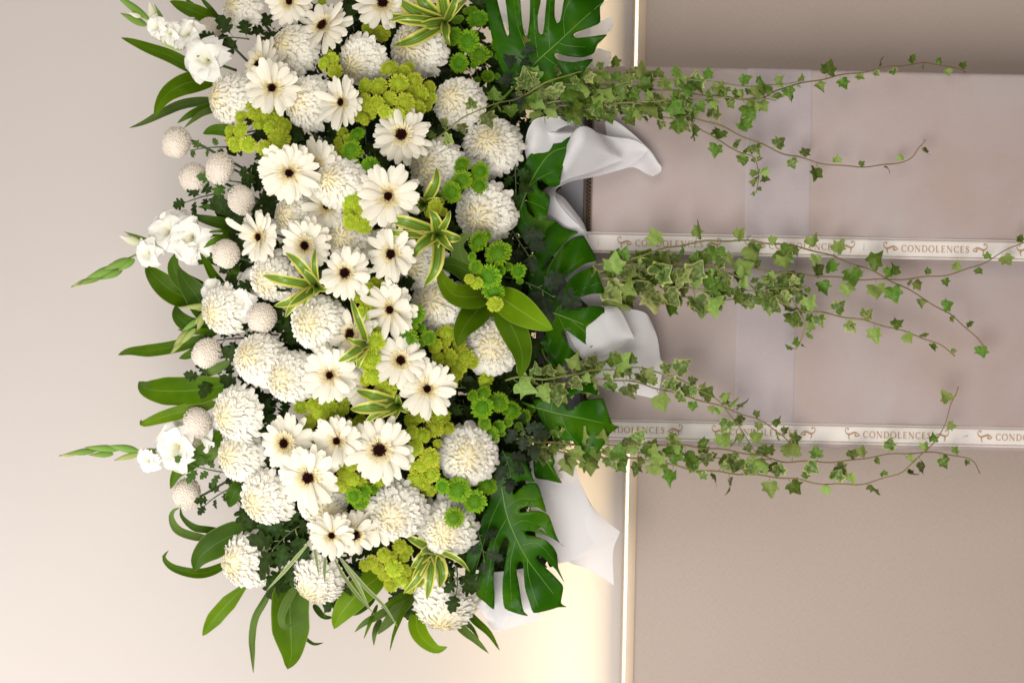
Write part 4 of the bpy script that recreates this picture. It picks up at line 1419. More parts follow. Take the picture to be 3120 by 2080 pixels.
monstera('largest glossy split leaf hanging at the bottom right', .03, 0, .03, [(1528, 1480), (1533, 1510), (1545, 1568), (1572, 1636), (1606, 1701), (1650, 1760), (1706, 1833)],
         [[(1532, 1505), (1490, 1600), (1440, 1770)], [(1545, 1575), (1505, 1660), (1480, 1820)], [(1572, 1640), (1555, 1720), (1560, 1850)], [(1606, 1700), (1612, 1760), (1640, 1850)], [(1540, 1550), (1580, 1520), (1640, 1520)], [(1562, 1600), (1600, 1585), (1680, 1610)], [(1590, 1660), (1640, 1655), (1690, 1710)], [(1530, 1490), (1550, 1440), (1600, 1420)]],
         [(1515, 1400), (1534, 1376), (1575, 1384), (1598, 1408), (1629, 1466), (1591, 1462), (1566, 1474), (1562, 1490), (1565, 1507), (1581, 1490), (1612, 1470), (1636, 1473), (1648, 1500), (1664, 1558), (1640, 1545), (1609, 1542), (1586, 1549), (1582, 1557), (1590, 1561), (1619, 1555), (1645, 1556), (1672, 1570), (1694, 1629), (1708, 1656), (1720, 1664), (1684, 1639), (1640, 1622), (1608, 1616), (1598, 1621), (1606, 1629), (1636, 1634), (1664, 1646), (1687, 1667), (1698, 1690), (1701, 1728), (1721, 1776), (1694, 1735), (1660, 1701), (1642, 1691), (1634, 1696), (1640, 1711), (1674, 1738), (1704, 1769), (1717, 1789), (1709, 1835), (1728, 1848), (1701, 1849), (1674, 1857), (1626, 1866), (1613, 1833), (1599, 1789), (1594, 1721), (1587, 1709), (1579, 1713), (1573, 1738), (1582, 1782), (1589, 1833), (1596, 1861), (1609, 1875), (1579, 1869), (1538, 1852), (1531, 1806), (1533, 1755), (1548, 1663), (1550, 1645), (1541, 1635), (1533, 1643), (1507, 1711), (1504, 1772), (1507, 1806), (1505, 1855), (1477, 1833), (1451, 1810), (1453, 1765), (1470, 1704), (1490, 1660), (1496, 1626), (1487, 1636), (1470, 1670), (1453, 1721), (1441, 1789), (1419, 1765), (1418, 1721), (1425, 1670), (1450, 1619), (1473, 1568), (1490, 1534), (1500, 1450)],
         [[(1638, 1611), (1650, 1605), (1660, 1614), (1666, 1627), (1655, 1617), (1645, 1612)]])


# ---------------------------------------------------------------- white wrapping paper
def paper(label, curves, n=26, per=7):
    cs = [resample(catmull([at(*p) for p in c], 8), n) for c in curves]
    rows = []
    cols = [catmull([c[i] for c in cs], per) for i in range(n)]
    for j in range(len(cols[0])):
        rows.append([cols[i][j] for i in range(n)])
    o0 = rows[0][0]
    mb = MB()
    mb.grid(rows)
    o = obj('wrapping_paper', mb.mesh('wrapping_paper', origin=o0), MAT['paper'])
    o.location = o0
    return tag(o, label, 'wrapping paper', 'white nonwoven paper around the flowers')


paper('white paper curl rolled over at the upper right of the flowers', [
    [(1770, 373, .085), (1735, 366, .075), (1695, 360, .055), (1655, 361, .045)],
    [(1768, 370, .075), (1735, 360, .065), (1695, 354, .045), (1652, 356, .035)],
    [(1700, 395, .05), (1660, 365, .04), (1630, 364, .03), (1618, 378, .03)],
    [(1690, 425, .05), (1650, 400, .03), (1625, 395, .03), (1604, 412, .045)],
    [(1680, 450, .055), (1645, 440, .04), (1620, 440, .04), (1599, 455, .06)],
    [(1660, 475, .06), (1640, 470, .055), (1622, 478, .055), (1608, 498, .07)]])
paper('shaded inner side of the curl of white paper', [
    [(1655, 361, .046), (1695, 360, .056), (1735, 366, .076), (1770, 374, .086)],
    [(1650, 378, .095), (1695, 378, .105), (1735, 382, .110), (1768, 388, .110)],
    [(1656, 392, .065), (1698, 398, .070), (1735, 398, .075), (1765, 396, .080)],
    [(1664, 402, .038), (1700, 407, .042), (1735, 407, .052), (1762, 403, .060)],
    [(1672, 440, .055), (1705, 435, .055), (1732, 430, .065), (1752, 420, .070)]])
paper('white paper cone flaring right beside the curled one', [
    [(1740, 437, .075), (1748, 420, .065), (1760, 402, .055), (1776, 392, .055), (1798, 397, .065), (1828, 420, .085), (1858, 455, .105), (1886, 479, .115)],
    [(1728, 440, .060), (1742, 412, .040), (1757, 394, .030), (1776, 386, .030), (1802, 394, .045), (1832, 420, .070), (1862, 455, .095), (1892, 480, .110)],
    [(1724, 470, .045), (1745, 445, .025), (1768, 435, .020), (1790, 435, .030), (1815, 445, .050), (1845, 462, .075), (1870, 475, .095), (1893, 483, .110)],
    [(1708, 520, .060), (1735, 505, .050), (1765, 495, .055), (1795, 490, .065), (1825, 488, .080), (1850, 487, .095), (1872, 487, .105), (1893, 486, .112)],
    [(1684, 572, .085), (1715, 553, .082), (1750, 540, .085), (1785, 530, .092), (1815, 520, .100), (1845, 508, .106), (1870, 498, .110), (1893, 489, .113)]])
paper('sheer white paper fold inside the flaring cone', [
    [(1795, 396, .090), (1850, 414, .100), (1885, 420, .110), (1920, 424, .120), (1955, 438, .125), (1976, 455, .128)],
    [(1790, 440, .120), (1840, 445, .128), (1880, 452, .132), (1915, 455, .134), (1945, 458, .134), (1972, 460, .130)],
    [(1750, 510, .115), (1800, 505, .122), (1850, 495, .128), (1895, 485, .130), (1930, 478, .130), (1966, 467, .129)],
    [(1688, 577, .088), (1740, 553, .095), (1800, 541, .103), (1860, 526, .112), (1915, 507, .120), (1958, 476, .126)]])
paper('thin outer white paper sheet behind the flaring cone', [
    [(1840, 350, .13), (1850, 420, .14), (1860, 480, .14), (1880, 520, .14)],
    [(1900, 385, .13), (1920, 430, .14), (1930, 480, .14), (1930, 510, .14)],
    [(1975, 452, .13), (1985, 470, .14), (1985, 500, .14), (1970, 530, .13)],
    [(2000, 490, .13), (2014, 508, .135), (2012, 524, .135), (1990, 537, .13)]])
paper('long white paper edge bending under the split leaves', [
    [(1770, 535, .125), (1712, 560, .11), (1690, 590, .10), (1702, 620, .10), (1735, 660, .10), (1780, 705, .10), (1806, 770, .10), (1826, 840, .10), (1838, 930, .11)],
    [(1740, 552, .13), (1690, 568, .12), (1668, 600, .12), (1672, 650, .12), (1700, 700, .12), (1740, 750, .12), (1770, 810, .12), (1800, 870, .12), (1830, 935, .12)],
    [(1700, 560, .14), (1660, 575, .14), (1640, 610, .14), (1640, 660, .14), (1660, 720, .14), (1690, 790, .14), (1720, 850, .14), (1760, 900, .14), (1800, 940, .13)]])
paper('loose white paper fold above the long bending edge', [
    [(1690, 585, .13), (1720, 605, .13), (1760, 655, .13), (1778, 680, .13), (1786, 700, .13)],
    [(1690, 600, .115), (1715, 630, .11), (1750, 668, .11), (1775, 695, .11), (1790, 715, .11)],
    [(1686, 620, .13), (1705, 650, .13), (1745, 690, .13), (1770, 710, .13), (1790, 730, .13)]])
paper('white paper trumpet flaring right above the lower ivy', [
    [(1720, 1000, .08), (1745, 960, .07), (1800, 935, .07), (1862, 932, .08)],
    [(1740, 1070, .06), (1785, 1010, .05), (1850, 965, .06), (1890, 945, .08)],
    [(1770, 1095, .07), (1820, 1060, .06), (1880, 1020, .07), (1932, 1028, .09)],
    [(1750, 1110, .09), (1830, 1085, .09), (1900, 1050, .10), (1935, 1020, .105)]])
paper('outer white paper sheet of the lower trumpet', [
    [(1830, 932, .11), (1880, 936, .12), (1960, 950, .13), (1985, 980, .14)],
    [(1840, 1010, .12), (1900, 1010, .12), (1960, 1000, .13), (2003, 1030, .14)],
    [(1800, 1100, .12), (1880, 1080, .12), (1960, 1060, .13), (2012, 1090, .14)],
    [(1740, 1130, .13), (1840, 1130, .13), (1950, 1150, .14), (2020, 1115, .14)],
    [(1790, 1150, .14), (1850, 1185, .14), (1930, 1200, .15), (2004, 1216, .15)]])
paper('white paper panel behind the large leaf at the top', [
    [(1500, -40, .12), (1530, 60, .12), (1580, 140, .12), (1650, 240, .12)],
    [(1620, -40, .14), (1650, 60, .13), (1690, 140, .13), (1740, 240, .14)],
    [(1700, -40, .15), (1730, 60, .15), (1770, 120, .15), (1810, 230, .15)],
    [(1862, -40, .15), (1830, 30, .15), (1800, 90, .15), (1800, 200, .15)]])
paper('white paper corner peeping out right of the large top leaf', [
    [(1740, 120, .13), (1770, 95, .13), (1830, 65, .13), (1860, 50, .13)],
    [(1750, 125, .135), (1790, 118, .135), (1845, 100, .14), (1868, 75, .14)],
    [(1740, 170, .14), (1790, 150, .14), (1840, 105, .15), (1862, 95, .15)]])
paper('white paper corner above the start of the upper ivy', [
    [(1700, 165, .14), (1760, 165, .14), (1815, 147, .14), (1862, 160, .15)],
    [(1700, 210, .15), (1760, 205, .15), (1815, 195, .15), (1862, 178, .15)],
    [(1700, 250, .15), (1750, 240, .16), (1800, 230, .16), (1860, 198, .155)]])
paper('white paper sheet hanging below the shield shaped leaf', [
    [(1600, 1390, .13), (1640, 1380, .13), (1690, 1378, .13), (1738, 1385, .14)],
    [(1590, 1460, .13), (1650, 1460, .12), (1700, 1460, .13), (1765, 1455, .14)],
    [(1620, 1560, .13), (1680, 1560, .13), (1730, 1550, .13), (1795, 1530, .14)],
    [(1640, 1680, .14), (1690, 1700, .14), (1735, 1705, .14), (1830, 1640, .15)]])
paper('white paper point sticking out right of the largest split leaf', [
    [(1640, 1500, .15), (1740, 1470, .15), (1780, 1500, .15), (1796, 1530, .15)],
    [(1660, 1600, .15), (1740, 1580, .14), (1800, 1575, .14), (1840, 1580, .15)],
    [(1690, 1720, .15), (1760, 1700, .15), (1830, 1655, .15), (1890, 1620, .16)]])
paper('white paper flap with a curved edge at the lower right', [
    [(1690, 1700, .16), (1760, 1680, .16), (1830, 1645, .16), (1888, 1622, .165)],
    [(1720, 1702, .17), (1780, 1700, .165), (1830, 1690, .165), (1868, 1680, .165)],
    [(1740, 1715, .18), (1790, 1732, .175), (1830, 1755, .17), (1870, 1782, .17)]])
paper('white paper corner under the fingers of the largest split leaf', [
    [(1420, 1760, .11), (1470, 1745, .12), (1530, 1740, .12), (1600, 1730, .13)],
    [(1450, 1830, .11), (1500, 1810, .11), (1550, 1800, .12), (1620, 1790, .13)],
    [(1470, 1870, .12), (1510, 1920, .12), (1560, 1880, .12), (1625, 1845, .13)]])
paper('second white paper corner lowest at the bottom right', [
    [(1485, 1790, .15), (1540, 1800, .15), (1600, 1800, .15), (1640, 1800, .15)],
    [(1488, 1860, .15), (1540, 1860, .15), (1600, 1855, .15), (1642, 1850, .15)],
    [(1500, 1900, .16), (1515, 1922, .16), (1580, 1905, .16), (1646, 1885, .16)]])
paper('white paper strip peeping out left of the lowest chrysanthemum', [
    [(1230, 1870, .16), (1270, 1850, .16), (1320, 1830, .16)],
    [(1240, 1892, .16), (1280, 1888, .16), (1330, 1880, .16)],
    [(1248, 1893, .165), (1290, 1892, .165), (1350, 1890, .165)]])


# ---------------------------------------------------------------- lobed leaves and sprigs
def unit_leaf(half, step, fold, bend, seed, colf, petiole=0.0, curl=0.1, pcol=(0.2, 0.24, 0.08)):
    r = random.Random(seed)
    pts = [(x * r.uniform(.88, 1.12), y + r.uniform(-.02, .02)) for x, y in half]
    left = [(-x * r.uniform(.88, 1.12), y + r.uniform(-.02, .02)) for x, y in half[1:-1]][::-1]
    poly = smooth_poly([half[0]] + pts[1:-1] + [half[-1]] + left, 2)
    vs, tris = tri_fill([poly], step)
    edge = [Vector(p) for p in poly]
    ph = r.uniform(0, 6)
    mb = MB()

    def pos(x, y):
        z = fold * abs(x) ** 1.2 - bend * y * y + curl * 0.4 * math.sin(5 * x + 4 * y + ph)
        return Vector((x, y + petiole, z - petiole * 0.25))
    for v in vs:
        ed = min((Vector((v.x, v.y)) - e).length for e in edge)
        mb.vert(pos(v.x, v.y), colf(v.x, v.y, ed, r))
    for t in tris:
        mb.face(*t)
    if petiole > 0:
        mb.tube([Vector((0, 0, 0)), Vector((0.02, petiole * .5, -petiole * .05)), pos(0, 0.03)], 0.022, 0.016, 4, pcol, (0.2, 0.27, 0.08))
    return mb.mesh('leaf')


LOBED = [(0, 0), (.07, .14), (.20, .17), (.31, .24), (.30, .33), (.17, .37), (.31, .43), (.41, .52), (.38, .62), (.21, .63), (.27, .74), (.23, .85), (.10, .90), (0, 1)]


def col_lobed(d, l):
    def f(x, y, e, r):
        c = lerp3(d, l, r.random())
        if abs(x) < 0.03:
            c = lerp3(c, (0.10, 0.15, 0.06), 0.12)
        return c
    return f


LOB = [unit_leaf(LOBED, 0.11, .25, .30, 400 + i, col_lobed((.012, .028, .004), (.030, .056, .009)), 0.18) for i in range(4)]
LOBS = [unit_leaf(LOBED, 0.11, .2, .35, 420 + i, col_lobed((.014, .024, .012), (.032, .046, .026)), 0.18) for i in range(3)]
LOBG = [unit_leaf(LOBED, 0.11, .2, .25, 440 + i, col_lobed((.040, .085, .014), (.075, .135, .025)), 0.18) for i in range(3)]


def sprig(px, py, d, ang, L, n, lsize, var, label, group='leafy chrysanthemum sprigs between the blooms', tone=(0.05, 0.08, 0.035)):
    """ang: direction of growth in the picture, degrees, 0 = right, 90 = down"""
    a = rad(ang)
    ex, ey = math.cos(a), math.sin(a)
    c = rng.uniform(-.25, .25)
    P = [at(px + ex * L * t - ey * c * L * t * t, py + ey * L * t + ex * c * L * t * t, d - 0.02 * t) for t in (0, .33, .66, 1)]
    o = thing('foliage_sprig', P[0], label, 'foliage', group)
    line = catmull(P, 5)
    mb = MB()
    mb.tube([p - P[0] for p in line], 0.0019, 0.0010, 5, tone, tone)
    obj('stem', mb.mesh('stem'), MAT['stem'], o)
    for i in range(n):
        t = (i + 0.6) / n
        j = min(int(t * (len(line) - 1)), len(line) - 2)
        p = line[j]
        tg = (line[j + 1] - line[j]).normalized()
        sd = tg.cross(F_).normalized() * (1 if i % 2 else -1)
        y = (tg * rng.uniform(.2, 1.0) + sd * (0.9 if i < n - 1 else 0.1) + F_ * rng.uniform(-.5, .3)).normalized()
        nz = (-F_ + R_ * rng.uniform(-.8, .3) + D_ * rng.uniform(-.5, .5)).normalized()
        x = y.cross(nz).normalized()
        z = x.cross(y)
        s = lsize * px_at(d) * rng.uniform(.75, 1.2)
        q = obj('leaf', var[rng.randrange(len(var))], MAT['leaflet'], o)
        q.matrix_local = Matrix.Translation(p - P[0]) @ Matrix(((x.x, y.x, z.x), (x.y, y.y, z.y), (x.z, y.z, z.z))).to_4x4() @ Matrix.Scale(s, 4)
    return o


SP = [
    (760, 120, .05, 190, 110, 5, 60, LOB, 'dark leafy sprig behind the topmost pompon'),
    (700, 180, .05, 200, 70, 4, 55, LOB, 'dark leafy sprig right of the top gladiolus floret'),
    (720, 450, .05, 185, 140, 6, 32, LOBG, 'thin leafy twig leading to the leftmost upper pompon'),
    (760, 560, .04, 190, 120, 5, 48, LOBG, 'mid green leafy twig right of the upper pompons'),
    (660, 590, .05, 170, 100, 5, 46, LOB, 'dark leafy twig under the lower left upper pompon'),
    (800, 640, .04, 175, 60, 4, 50, LOB, 'dark leafy sprig right of the lowest upper pompon'),
    (790, 780, .04, 200, 80, 5, 52, LOB, 'dark leafy sprig right of the middle pompon'),
    (850, 990, -.02, 165, 60, 4, 46, LOBG, 'fresh green leaf tuft below the pompon at the left centre'),
    (745, 1030, .03, 180, 90, 5, 50, LOB, 'dark leafy sprig right of the lone left pompon'),
    (720, 1150, .03, 175, 120, 6, 52, LOB, 'dark leafy sprig over the large straight leaf'),
    (870, 1230, .0, 210, 70, 5, 50, LOBS, 'grey green sprig above the leftmost lower gerbera'),
    (700, 1440, .04, 185, 130, 7, 44, LOBG, 'leafy twig right of the lowest pompon, upper'),
    (720, 1480, .04, 160, 120, 6, 36, LOB, 'thin leafy twig hanging right of the lowest pompon'),
    (930, 1590, .0, 150, 130, 6, 90, LOB, 'large dark toothed leaves left of the small round gerbera'),
    (900, 1660, .02, 110, 90, 5, 66, LOB, 'dark toothed leaves above the down facing chrysanthemum'),
    (1030, 1700, .03, 80, 80, 4, 50, LOB, 'dark toothed leaves below the small round gerbera'),
    (1530, 100, .03, 60, 110, 5, 62, LOBS, 'dark grey sprig right of the top green buttons'),
    (1570, 190, .03, 80, 80, 4, 60, LOBS, 'dark grey sprig under the large top leaf'),
    (1560, 700, .03, 60, 100, 5, 60, LOBS, 'dark grey sprig beside the green buttons of the whorl, upper'),
    (1600, 860, .0, 20, 100, 4, 76, LOBS, 'dark grey toothed leaves on the right spreading leaf'),
    (1570, 1290, .01, 40, 80, 5, 56, LOBS, 'silver grey sprig right of the lower green buttons'),
    (1530, 1370, .0, 60, 90, 5, 50, LOBS, 'silver grey sprig above the largest split leaf'),
    (1450, 1600, .01, 70, 120, 5, 52, LOBS, 'dark grey sprig along the left of the largest split leaf'),
    (1390, 1720, .03, 80, 90, 5, 64, LOB, 'dark toothed leaves above the lowest chrysanthemum'),
    (1570, 480, .03, 90, 110, 5, 50, LOB, 'dark sprig between rim chrysanthemums and curled paper'),
    (1420, 1180, .0, 180, 80, 4, 56, LOBS, 'grey green sprig left of the lone lime bloom by the ivy'),
]
for (px, py, d, ang, L, n, ls, var, lab) in SP:
    sprig(px, py, d, ang, L, n, ls, var, lab)
filler = []
for _ in range(1600):
    px, py = rng.uniform(720, 1640), rng.uniform(-20, 1800)
    e = ((px - 1180) / 450) ** 4 + ((py - 930) / 930) ** 4
    if e > 1 or any((px - a) ** 2 + (py - b) ** 2 < 60 ** 2 for a, b in filler):
        continue
    filler.append((px, py))
filler += [(rng.uniform(1490, 1625), rng.uniform(170, 1680)) for _ in range(70)]
mass = MB()
for (px, py) in filler:
    d = dome(px, py) + rng.uniform(.045, .075)
    for i in range(5):
        p = at(px + rng.uniform(-38, 38), py + rng.uniform(-38, 38), d + rng.uniform(-.015, .015))
        y = (R_ * rng.uniform(-1, 1) + D_ * rng.uniform(-1, 1) + F_ * rng.uniform(-.5, .3)).normalized()
        nz = (-F_ + R_ * rng.uniform(-.8, .3) + D_ * rng.uniform(-.5, .5)).normalized()
        x = y.cross(nz).normalized()
        z = x.cross(y)
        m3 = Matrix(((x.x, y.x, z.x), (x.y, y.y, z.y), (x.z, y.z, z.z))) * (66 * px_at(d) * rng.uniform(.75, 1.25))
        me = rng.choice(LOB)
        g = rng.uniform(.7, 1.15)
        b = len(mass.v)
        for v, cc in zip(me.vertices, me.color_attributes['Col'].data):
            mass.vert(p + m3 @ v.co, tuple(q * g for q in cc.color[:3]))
        for f in me.polygons:
            mass.face(*[b + q for q in f.vertices])
tag(obj('dark_foliage', mass.mesh('dark_foliage'), MAT['leaflet']), 'mass of dark toothed leaves in the gaps between the blooms', 'foliage', kind='stuff')

# foam bricks that hold the stems
fm = thing('floral_foam', at(1180, 960, .3), 'floral foam hidden behind the flowers, gap shade in its dark colour', 'floral foam')
for i in range(-1, 6):
    a, b = at(930 + 40 * abs(i - 2.5) * .7, 240 + i * 240, .16), at((1625 if i > 0 else 1490) - 22 * abs(i - 2.5), 240 + i * 240 + 232, .30)
    child_box('foam_brick', [min(a[k], b[k]) for k in range(3)], [max(a[k], b[k]) for k in range(3)], MAT['foam'], fm, .012, 2)


# ---------------------------------------------------------------- ivy
IVYH = [(0, 0), (.16, -.13), (.36, -.10), (.56, .00), (.50, .18), (.50, .28), (.64, .50), (.44, .54), (.30, .62), (.17, .82), (0, 1.04)]


def col_ivy(kind):
    def f(x, y, e, r):
        if kind == 0:
            c = lerp3((.055, .115, .012), (.125, .200, .026), r.random())
        elif kind == 1:
            c = lerp3((.16, .24, .045), (.24, .32, .080), r.random())
        elif kind == 2:
            c = lerp3((.060, .105, .025), (.12, .17, .045), r.random())
            if e < 0.035:
                c = (.40, .42, .13)
            elif r.random() < .2:
                c = (.22, .27, .09)
        else:
            c = lerp3((.20, .27, .06), (.36, .40, .12), r.random())
            if e < 0.03:
                c = (.46, .46, .18)
            elif r.random() < .3:
                c = (.09, .14, .06)
        if abs(x) < .025 and y > 0:
            c = lerp3(c, (.28, .36, .12), .45)
        return c
    return f


IVY = [[unit_leaf(IVYH, .12, rr_f, rr_b, 500 + k * 10 + i, col_ivy(k), .42, .22) for i, (rr_f, rr_b) in enumerate(((.18, .15), (.45, .3), (-.2, .25), (.3, -.15)))] for k in range(4)]
PCTW = {'g': (0, 0, 0, 1, 1), 'v': (0, 0, 1, 2, 2, 3), 'm': (0, 0, 0, 1, 1, 2, 1), 'e': (0, 1, 2, 2, 1)}


def ivy(label, pts, kinds, spacing, size, dense=None, brown=0.5, thick=.0022):
    """pts: (px, py, d); dense: (px0, px1, factor)"""
    P = catmull([at(*p) for p in pts], 8)
    # small natural wobble
    L = sum((b - a).length for a, b in zip(P, P[1:]))
    n = max(int(L / 0.008), 12)
    P = resample(P, n)
    for i, p in enumerate(P):
        p += U_ * 0.0016 * math.sin(i * .55 + pts[0][0]) + F_ * 0.002 * math.sin(i * .31 + pts[0][1])
    o = thing('ivy_strand', P[0], label, 'ivy', 'trailing ivy strands over the stands')
    mb = MB()
    g, b = (.17, .23, .055), (.18, .105, .050)
    mb.tube([p - P[0] for p in P], thick, thick * .5, 6, lerp3(g, b, brown * .6), lerp3(g, b, min(1, brown * 1.6)))
    obj('stem', mb.mesh('stem'), MAT['stem'], o)
    spacing *= 1.25
    acc, side = rng.uniform(0, spacing), 1
    for i in range(1, n):
        seg = (P[i] - P[i - 1]).length / PX
        pxl = 1560 + (P[i] - CAM).dot(R_) / ((P[i] - CAM).dot(F_)) * DIST / PX
        f = 1.35 - .65 * i / n
        if dense and dense[0] < pxl < dense[1]:
            f *= dense[2]
        acc += seg * f
        if acc < spacing:
            continue
        acc -= spacing * rng.uniform(.75, 1.25)
        side = -side if rng.random() < .85 else side
        tg = (P[i] - P[i - 1]).normalized()
        up = tg.cross(F_).normalized() * side
        y = (up * rng.uniform(.5, 1.0) + tg * rng.uniform(-.2, .9) - F_ * rng.uniform(-.1, .55)).normalized()
        nz = (-F_ + R_ * rng.uniform(-.9, .6) + D_ * rng.uniform(-.9, .9)).normalized()
        if rng.random() < .2:
            nz = (-F_ * .35 + D_ * rng.choice((-1, 1)) + R_ * rng.uniform(-.5, .5)).normalized()
        x = y.cross(nz).normalized()
        z = x.cross(y)
        t = i / n
        s = size * (1 - .45 * t ** 2) * PX * rng.choice((.65, .8, .92, 1.0, 1.15, 1.4))
        k = rng.choice(PCTW[kinds])
        q = obj('leaf', IVY[k][rng.randrange(4)], MAT['ivy'], o)
        q.matrix_local = Matrix.Translation(P[i] - P[0]) @ Matrix(((x.x, y.x, z.x), (x.y, y.y, z.y), (x.z, y.z, z.z))).to_4x4() @ Matrix.Scale(s, 4)
    return o


ivy('ivy strand arching highest at the start of the upper bundle', [(1560, 310, .04), (1610, 282, .0), (1668, 252, -.01), (1736, 226, .0), (1821, 214, .02), (1885, 214, .03), (1945, 220, .04)], 'v', 24, 40, brown=.45)
ivy('ivy strand running along the top of the upper bundle', [(1600, 330, .05), (1720, 305, .04), (1814, 276, .04), (1906, 252, .04), (2008, 243, .05), (2144, 245, .06), (2229, 258, .06), (2341, 262, .07), (2440, 246, .08)], 'm', 20, 42, brown=.25)
ivy('longest ivy strand of the upper bundle reaching far right along the stand edge', [(1600, 300, .05), (1668, 266, .04), (1760, 252, .04), (1880, 262, .05), (2001, 272, .05), (2160, 290, .06), (2311, 303, .07), (2371, 272, .08), (2456, 252, .09), (2558, 231, .1), (2660, 214, .1), (2776, 196, .11), (2830, 194, .12), (2898, 204, .13), (2942, 223, .14)], 'm', 30, 40, (1600, 2420, 1.3), brown=.6)
ivy('ivy strand sweeping down to a curled bare tip in the upper right', [(1620, 330, .05), (1760, 318, .05), (1906, 313, .05), (2042, 340, .06), (2178, 378, .07), (2280, 422, .08), (2382, 466, .09), (2436, 480, .1), (2510, 498, .1), (2570, 507, .1), (2660, 506, .11), (2728, 498, .12), (2776, 481, .12), (2796, 456, .12), (2818, 432, .12), (2819, 424, .12), (2812, 426, .12)], 'm', 44, 40, (1600, 2120, 1.9), brown=.75)
ivy('ivy strand ending in a drooping tuft below the upper bundle', [(1680, 350, .06), (1821, 333, .05), (1974, 347, .06), (2110, 383, .06), (2195, 432, .07), (2260, 465, .08), (2297, 483, .08), (2311, 531, .08), (2303, 590, .09)], 'v', 26, 36, (2230, 2420, 3.2), brown=.35)
ivy('short thick ivy strand in the middle of the upper bundle', [(1720, 330, .07), (1850, 318, .05), (1967, 310, .05), (2110, 301, .05), (2280, 299, .06), (2365, 305, .07)], 'm', 17, 40, brown=.3)
ivy('ivy stem crossing the chrysanthemum right of the large lime spray', [(1309, 439, -.03), (1381, 381, -.06), (1462, 333, -.07), (1564, 303, -.03), (1640, 268, .0), (1700, 255, .02)], 'v', 34, 36, (1500, 1700, 1.7), brown=.4, thick=.0018)
ivy('ivy strand crossing the middle ribbon then sloping to the right', [(1820, 830, .07), (1903, 796, .06), (2008, 762, .06), (2127, 738, .07), (2246, 733, .08), (2340, 740, .08), (2429, 752, .09), (2510, 772, .09), (2626, 813, .1), (2694, 844, .1), (2796, 898, .11), (2864, 942, .11), (2912, 969, .12), (2980, 1034, .12), (3005, 1069, .13)], 'g', 36, 46, (1850, 2250, .62), brown=.55)
ivy('ivy strand rising to the right edge of the photo over the ribbon', [(1800, 810, .08), (1852, 801, .07), (1974, 806, .06), (2178, 810, .07), (2280, 818, .08), (2456, 837, .09), (2660, 852, .1), (2823, 844, .1), (2915, 830, .1), (3000, 799, .11), (3085, 752, .11), (3135, 730, .11)], 'g', 37, 44, (1800, 2250, 1.05), brown=.6)
ivy('thick variegated ivy strand at the heart of the middle bundle', [(1790, 860, .08), (1845, 850, .06), (1940, 855, .05), (2042, 872, .04), (2178, 884, .05), (2314, 883, .06), (2400, 878, .07), (2455, 871, .08)], 'v', 17, 52, brown=.2)
ivy('ivy strand leaving the middle bundle towards the lower right with a bare end', [(1900, 830, .08), (2050, 812, .07), (2212, 827, .07), (2320, 895, .08), (2388, 929, .09), (2440, 944, .09), (2531, 957, .1), (2647, 980, .11), (2745, 1007, .11), (2851, 1044, .12), (2908, 1083, .13)], 'v', 37, 44, (1900, 2440, 1.7), brown=.5)
ivy('dense short ivy tail drooping from the middle bundle', [(2310, 860, .08), (2395, 890, .09), (2432, 940, .1), (2452, 990, .11), (2440, 1035, .12), (2425, 1062, .13)], 'v', 13, 38, brown=.45)
ivy('ivy strand filling the lower side of the middle bundle', [(1830, 880, .08), (1950, 885, .07), (2080, 905, .06), (2200, 915, .06), (2330, 905, .07), (2400, 930, .08)], 'v', 27, 52, brown=.3)
ivy('ivy strand arching over the white trumpet towards the lower ribbon', [(1540, 1160, .0), (1600, 1146, -.02), (1668, 1156, -.02), (1746, 1139, .0), (1838, 1126, .03), (1957, 1122, .05), (2042, 1146, .06), (2127, 1184, .07), (2195, 1228, .08), (2246, 1293, .1), (2311, 1388, .12)], 'e', 24, 44, (1560, 2150, 1.1), brown=.3)
ivy('reddish ivy strand in the arch over the lower ribbon', [(1640, 1175, .03), (1760, 1160, .04), (1896, 1158, .05), (2008, 1184, .06), (2110, 1211, .07), (2246, 1255, .09), (2331, 1289, .1), (2388, 1330, .12), (2412, 1367, .13), (2402, 1385, .14)], 'e', 20, 44, brown=.85)
ivy('ivy strand along the lower stand edge ending at the right', [(1560, 1335, .03), (1600, 1340, .03), (1702, 1350, .04), (1855, 1354, .06), (2042, 1354, .08), (2178, 1367, .1), (2297, 1384, .11), (2388, 1405, .12), (2490, 1405, .13), (2575, 1405, .13), (2677, 1388, .13), (2796, 1378, .13), (2898, 1384, .14), (2960, 1403, .14), (2985, 1440, .14)], 'e', 33, 46, (1580, 2350, 1.15), brown=.9)
ivy('short middle ivy strand of the lowest bundle', [(1580, 1350, .05), (1634, 1357, .05), (1736, 1371, .06), (1872, 1378, .08), (2042, 1384, .1), (2212, 1398, .12), (2350, 1401, .13)], 'e', 27, 46, brown=.7)
ivy('lowest ivy strand sagging then rising across the ribbon to a curled tip', [(1640, 1362, .06), (1702, 1374, .06), (1838, 1393, .08), (1974, 1401, .1), (2110, 1429, .11), (2246, 1442, .12), (2400, 1456, .13), (2473, 1469, .13), (2544, 1474, .13), (2626, 1473, .13), (2728, 1446, .13), (2772, 1415, .13), (2823, 1371, .13), (2857, 1333, .13), (2881, 1289, .13), (2895, 1231, .13), (2915, 1195, .13), (2920, 1178, .13)], 'e', 40, 46, (2100, 2450, 1.4), brown=1.0)


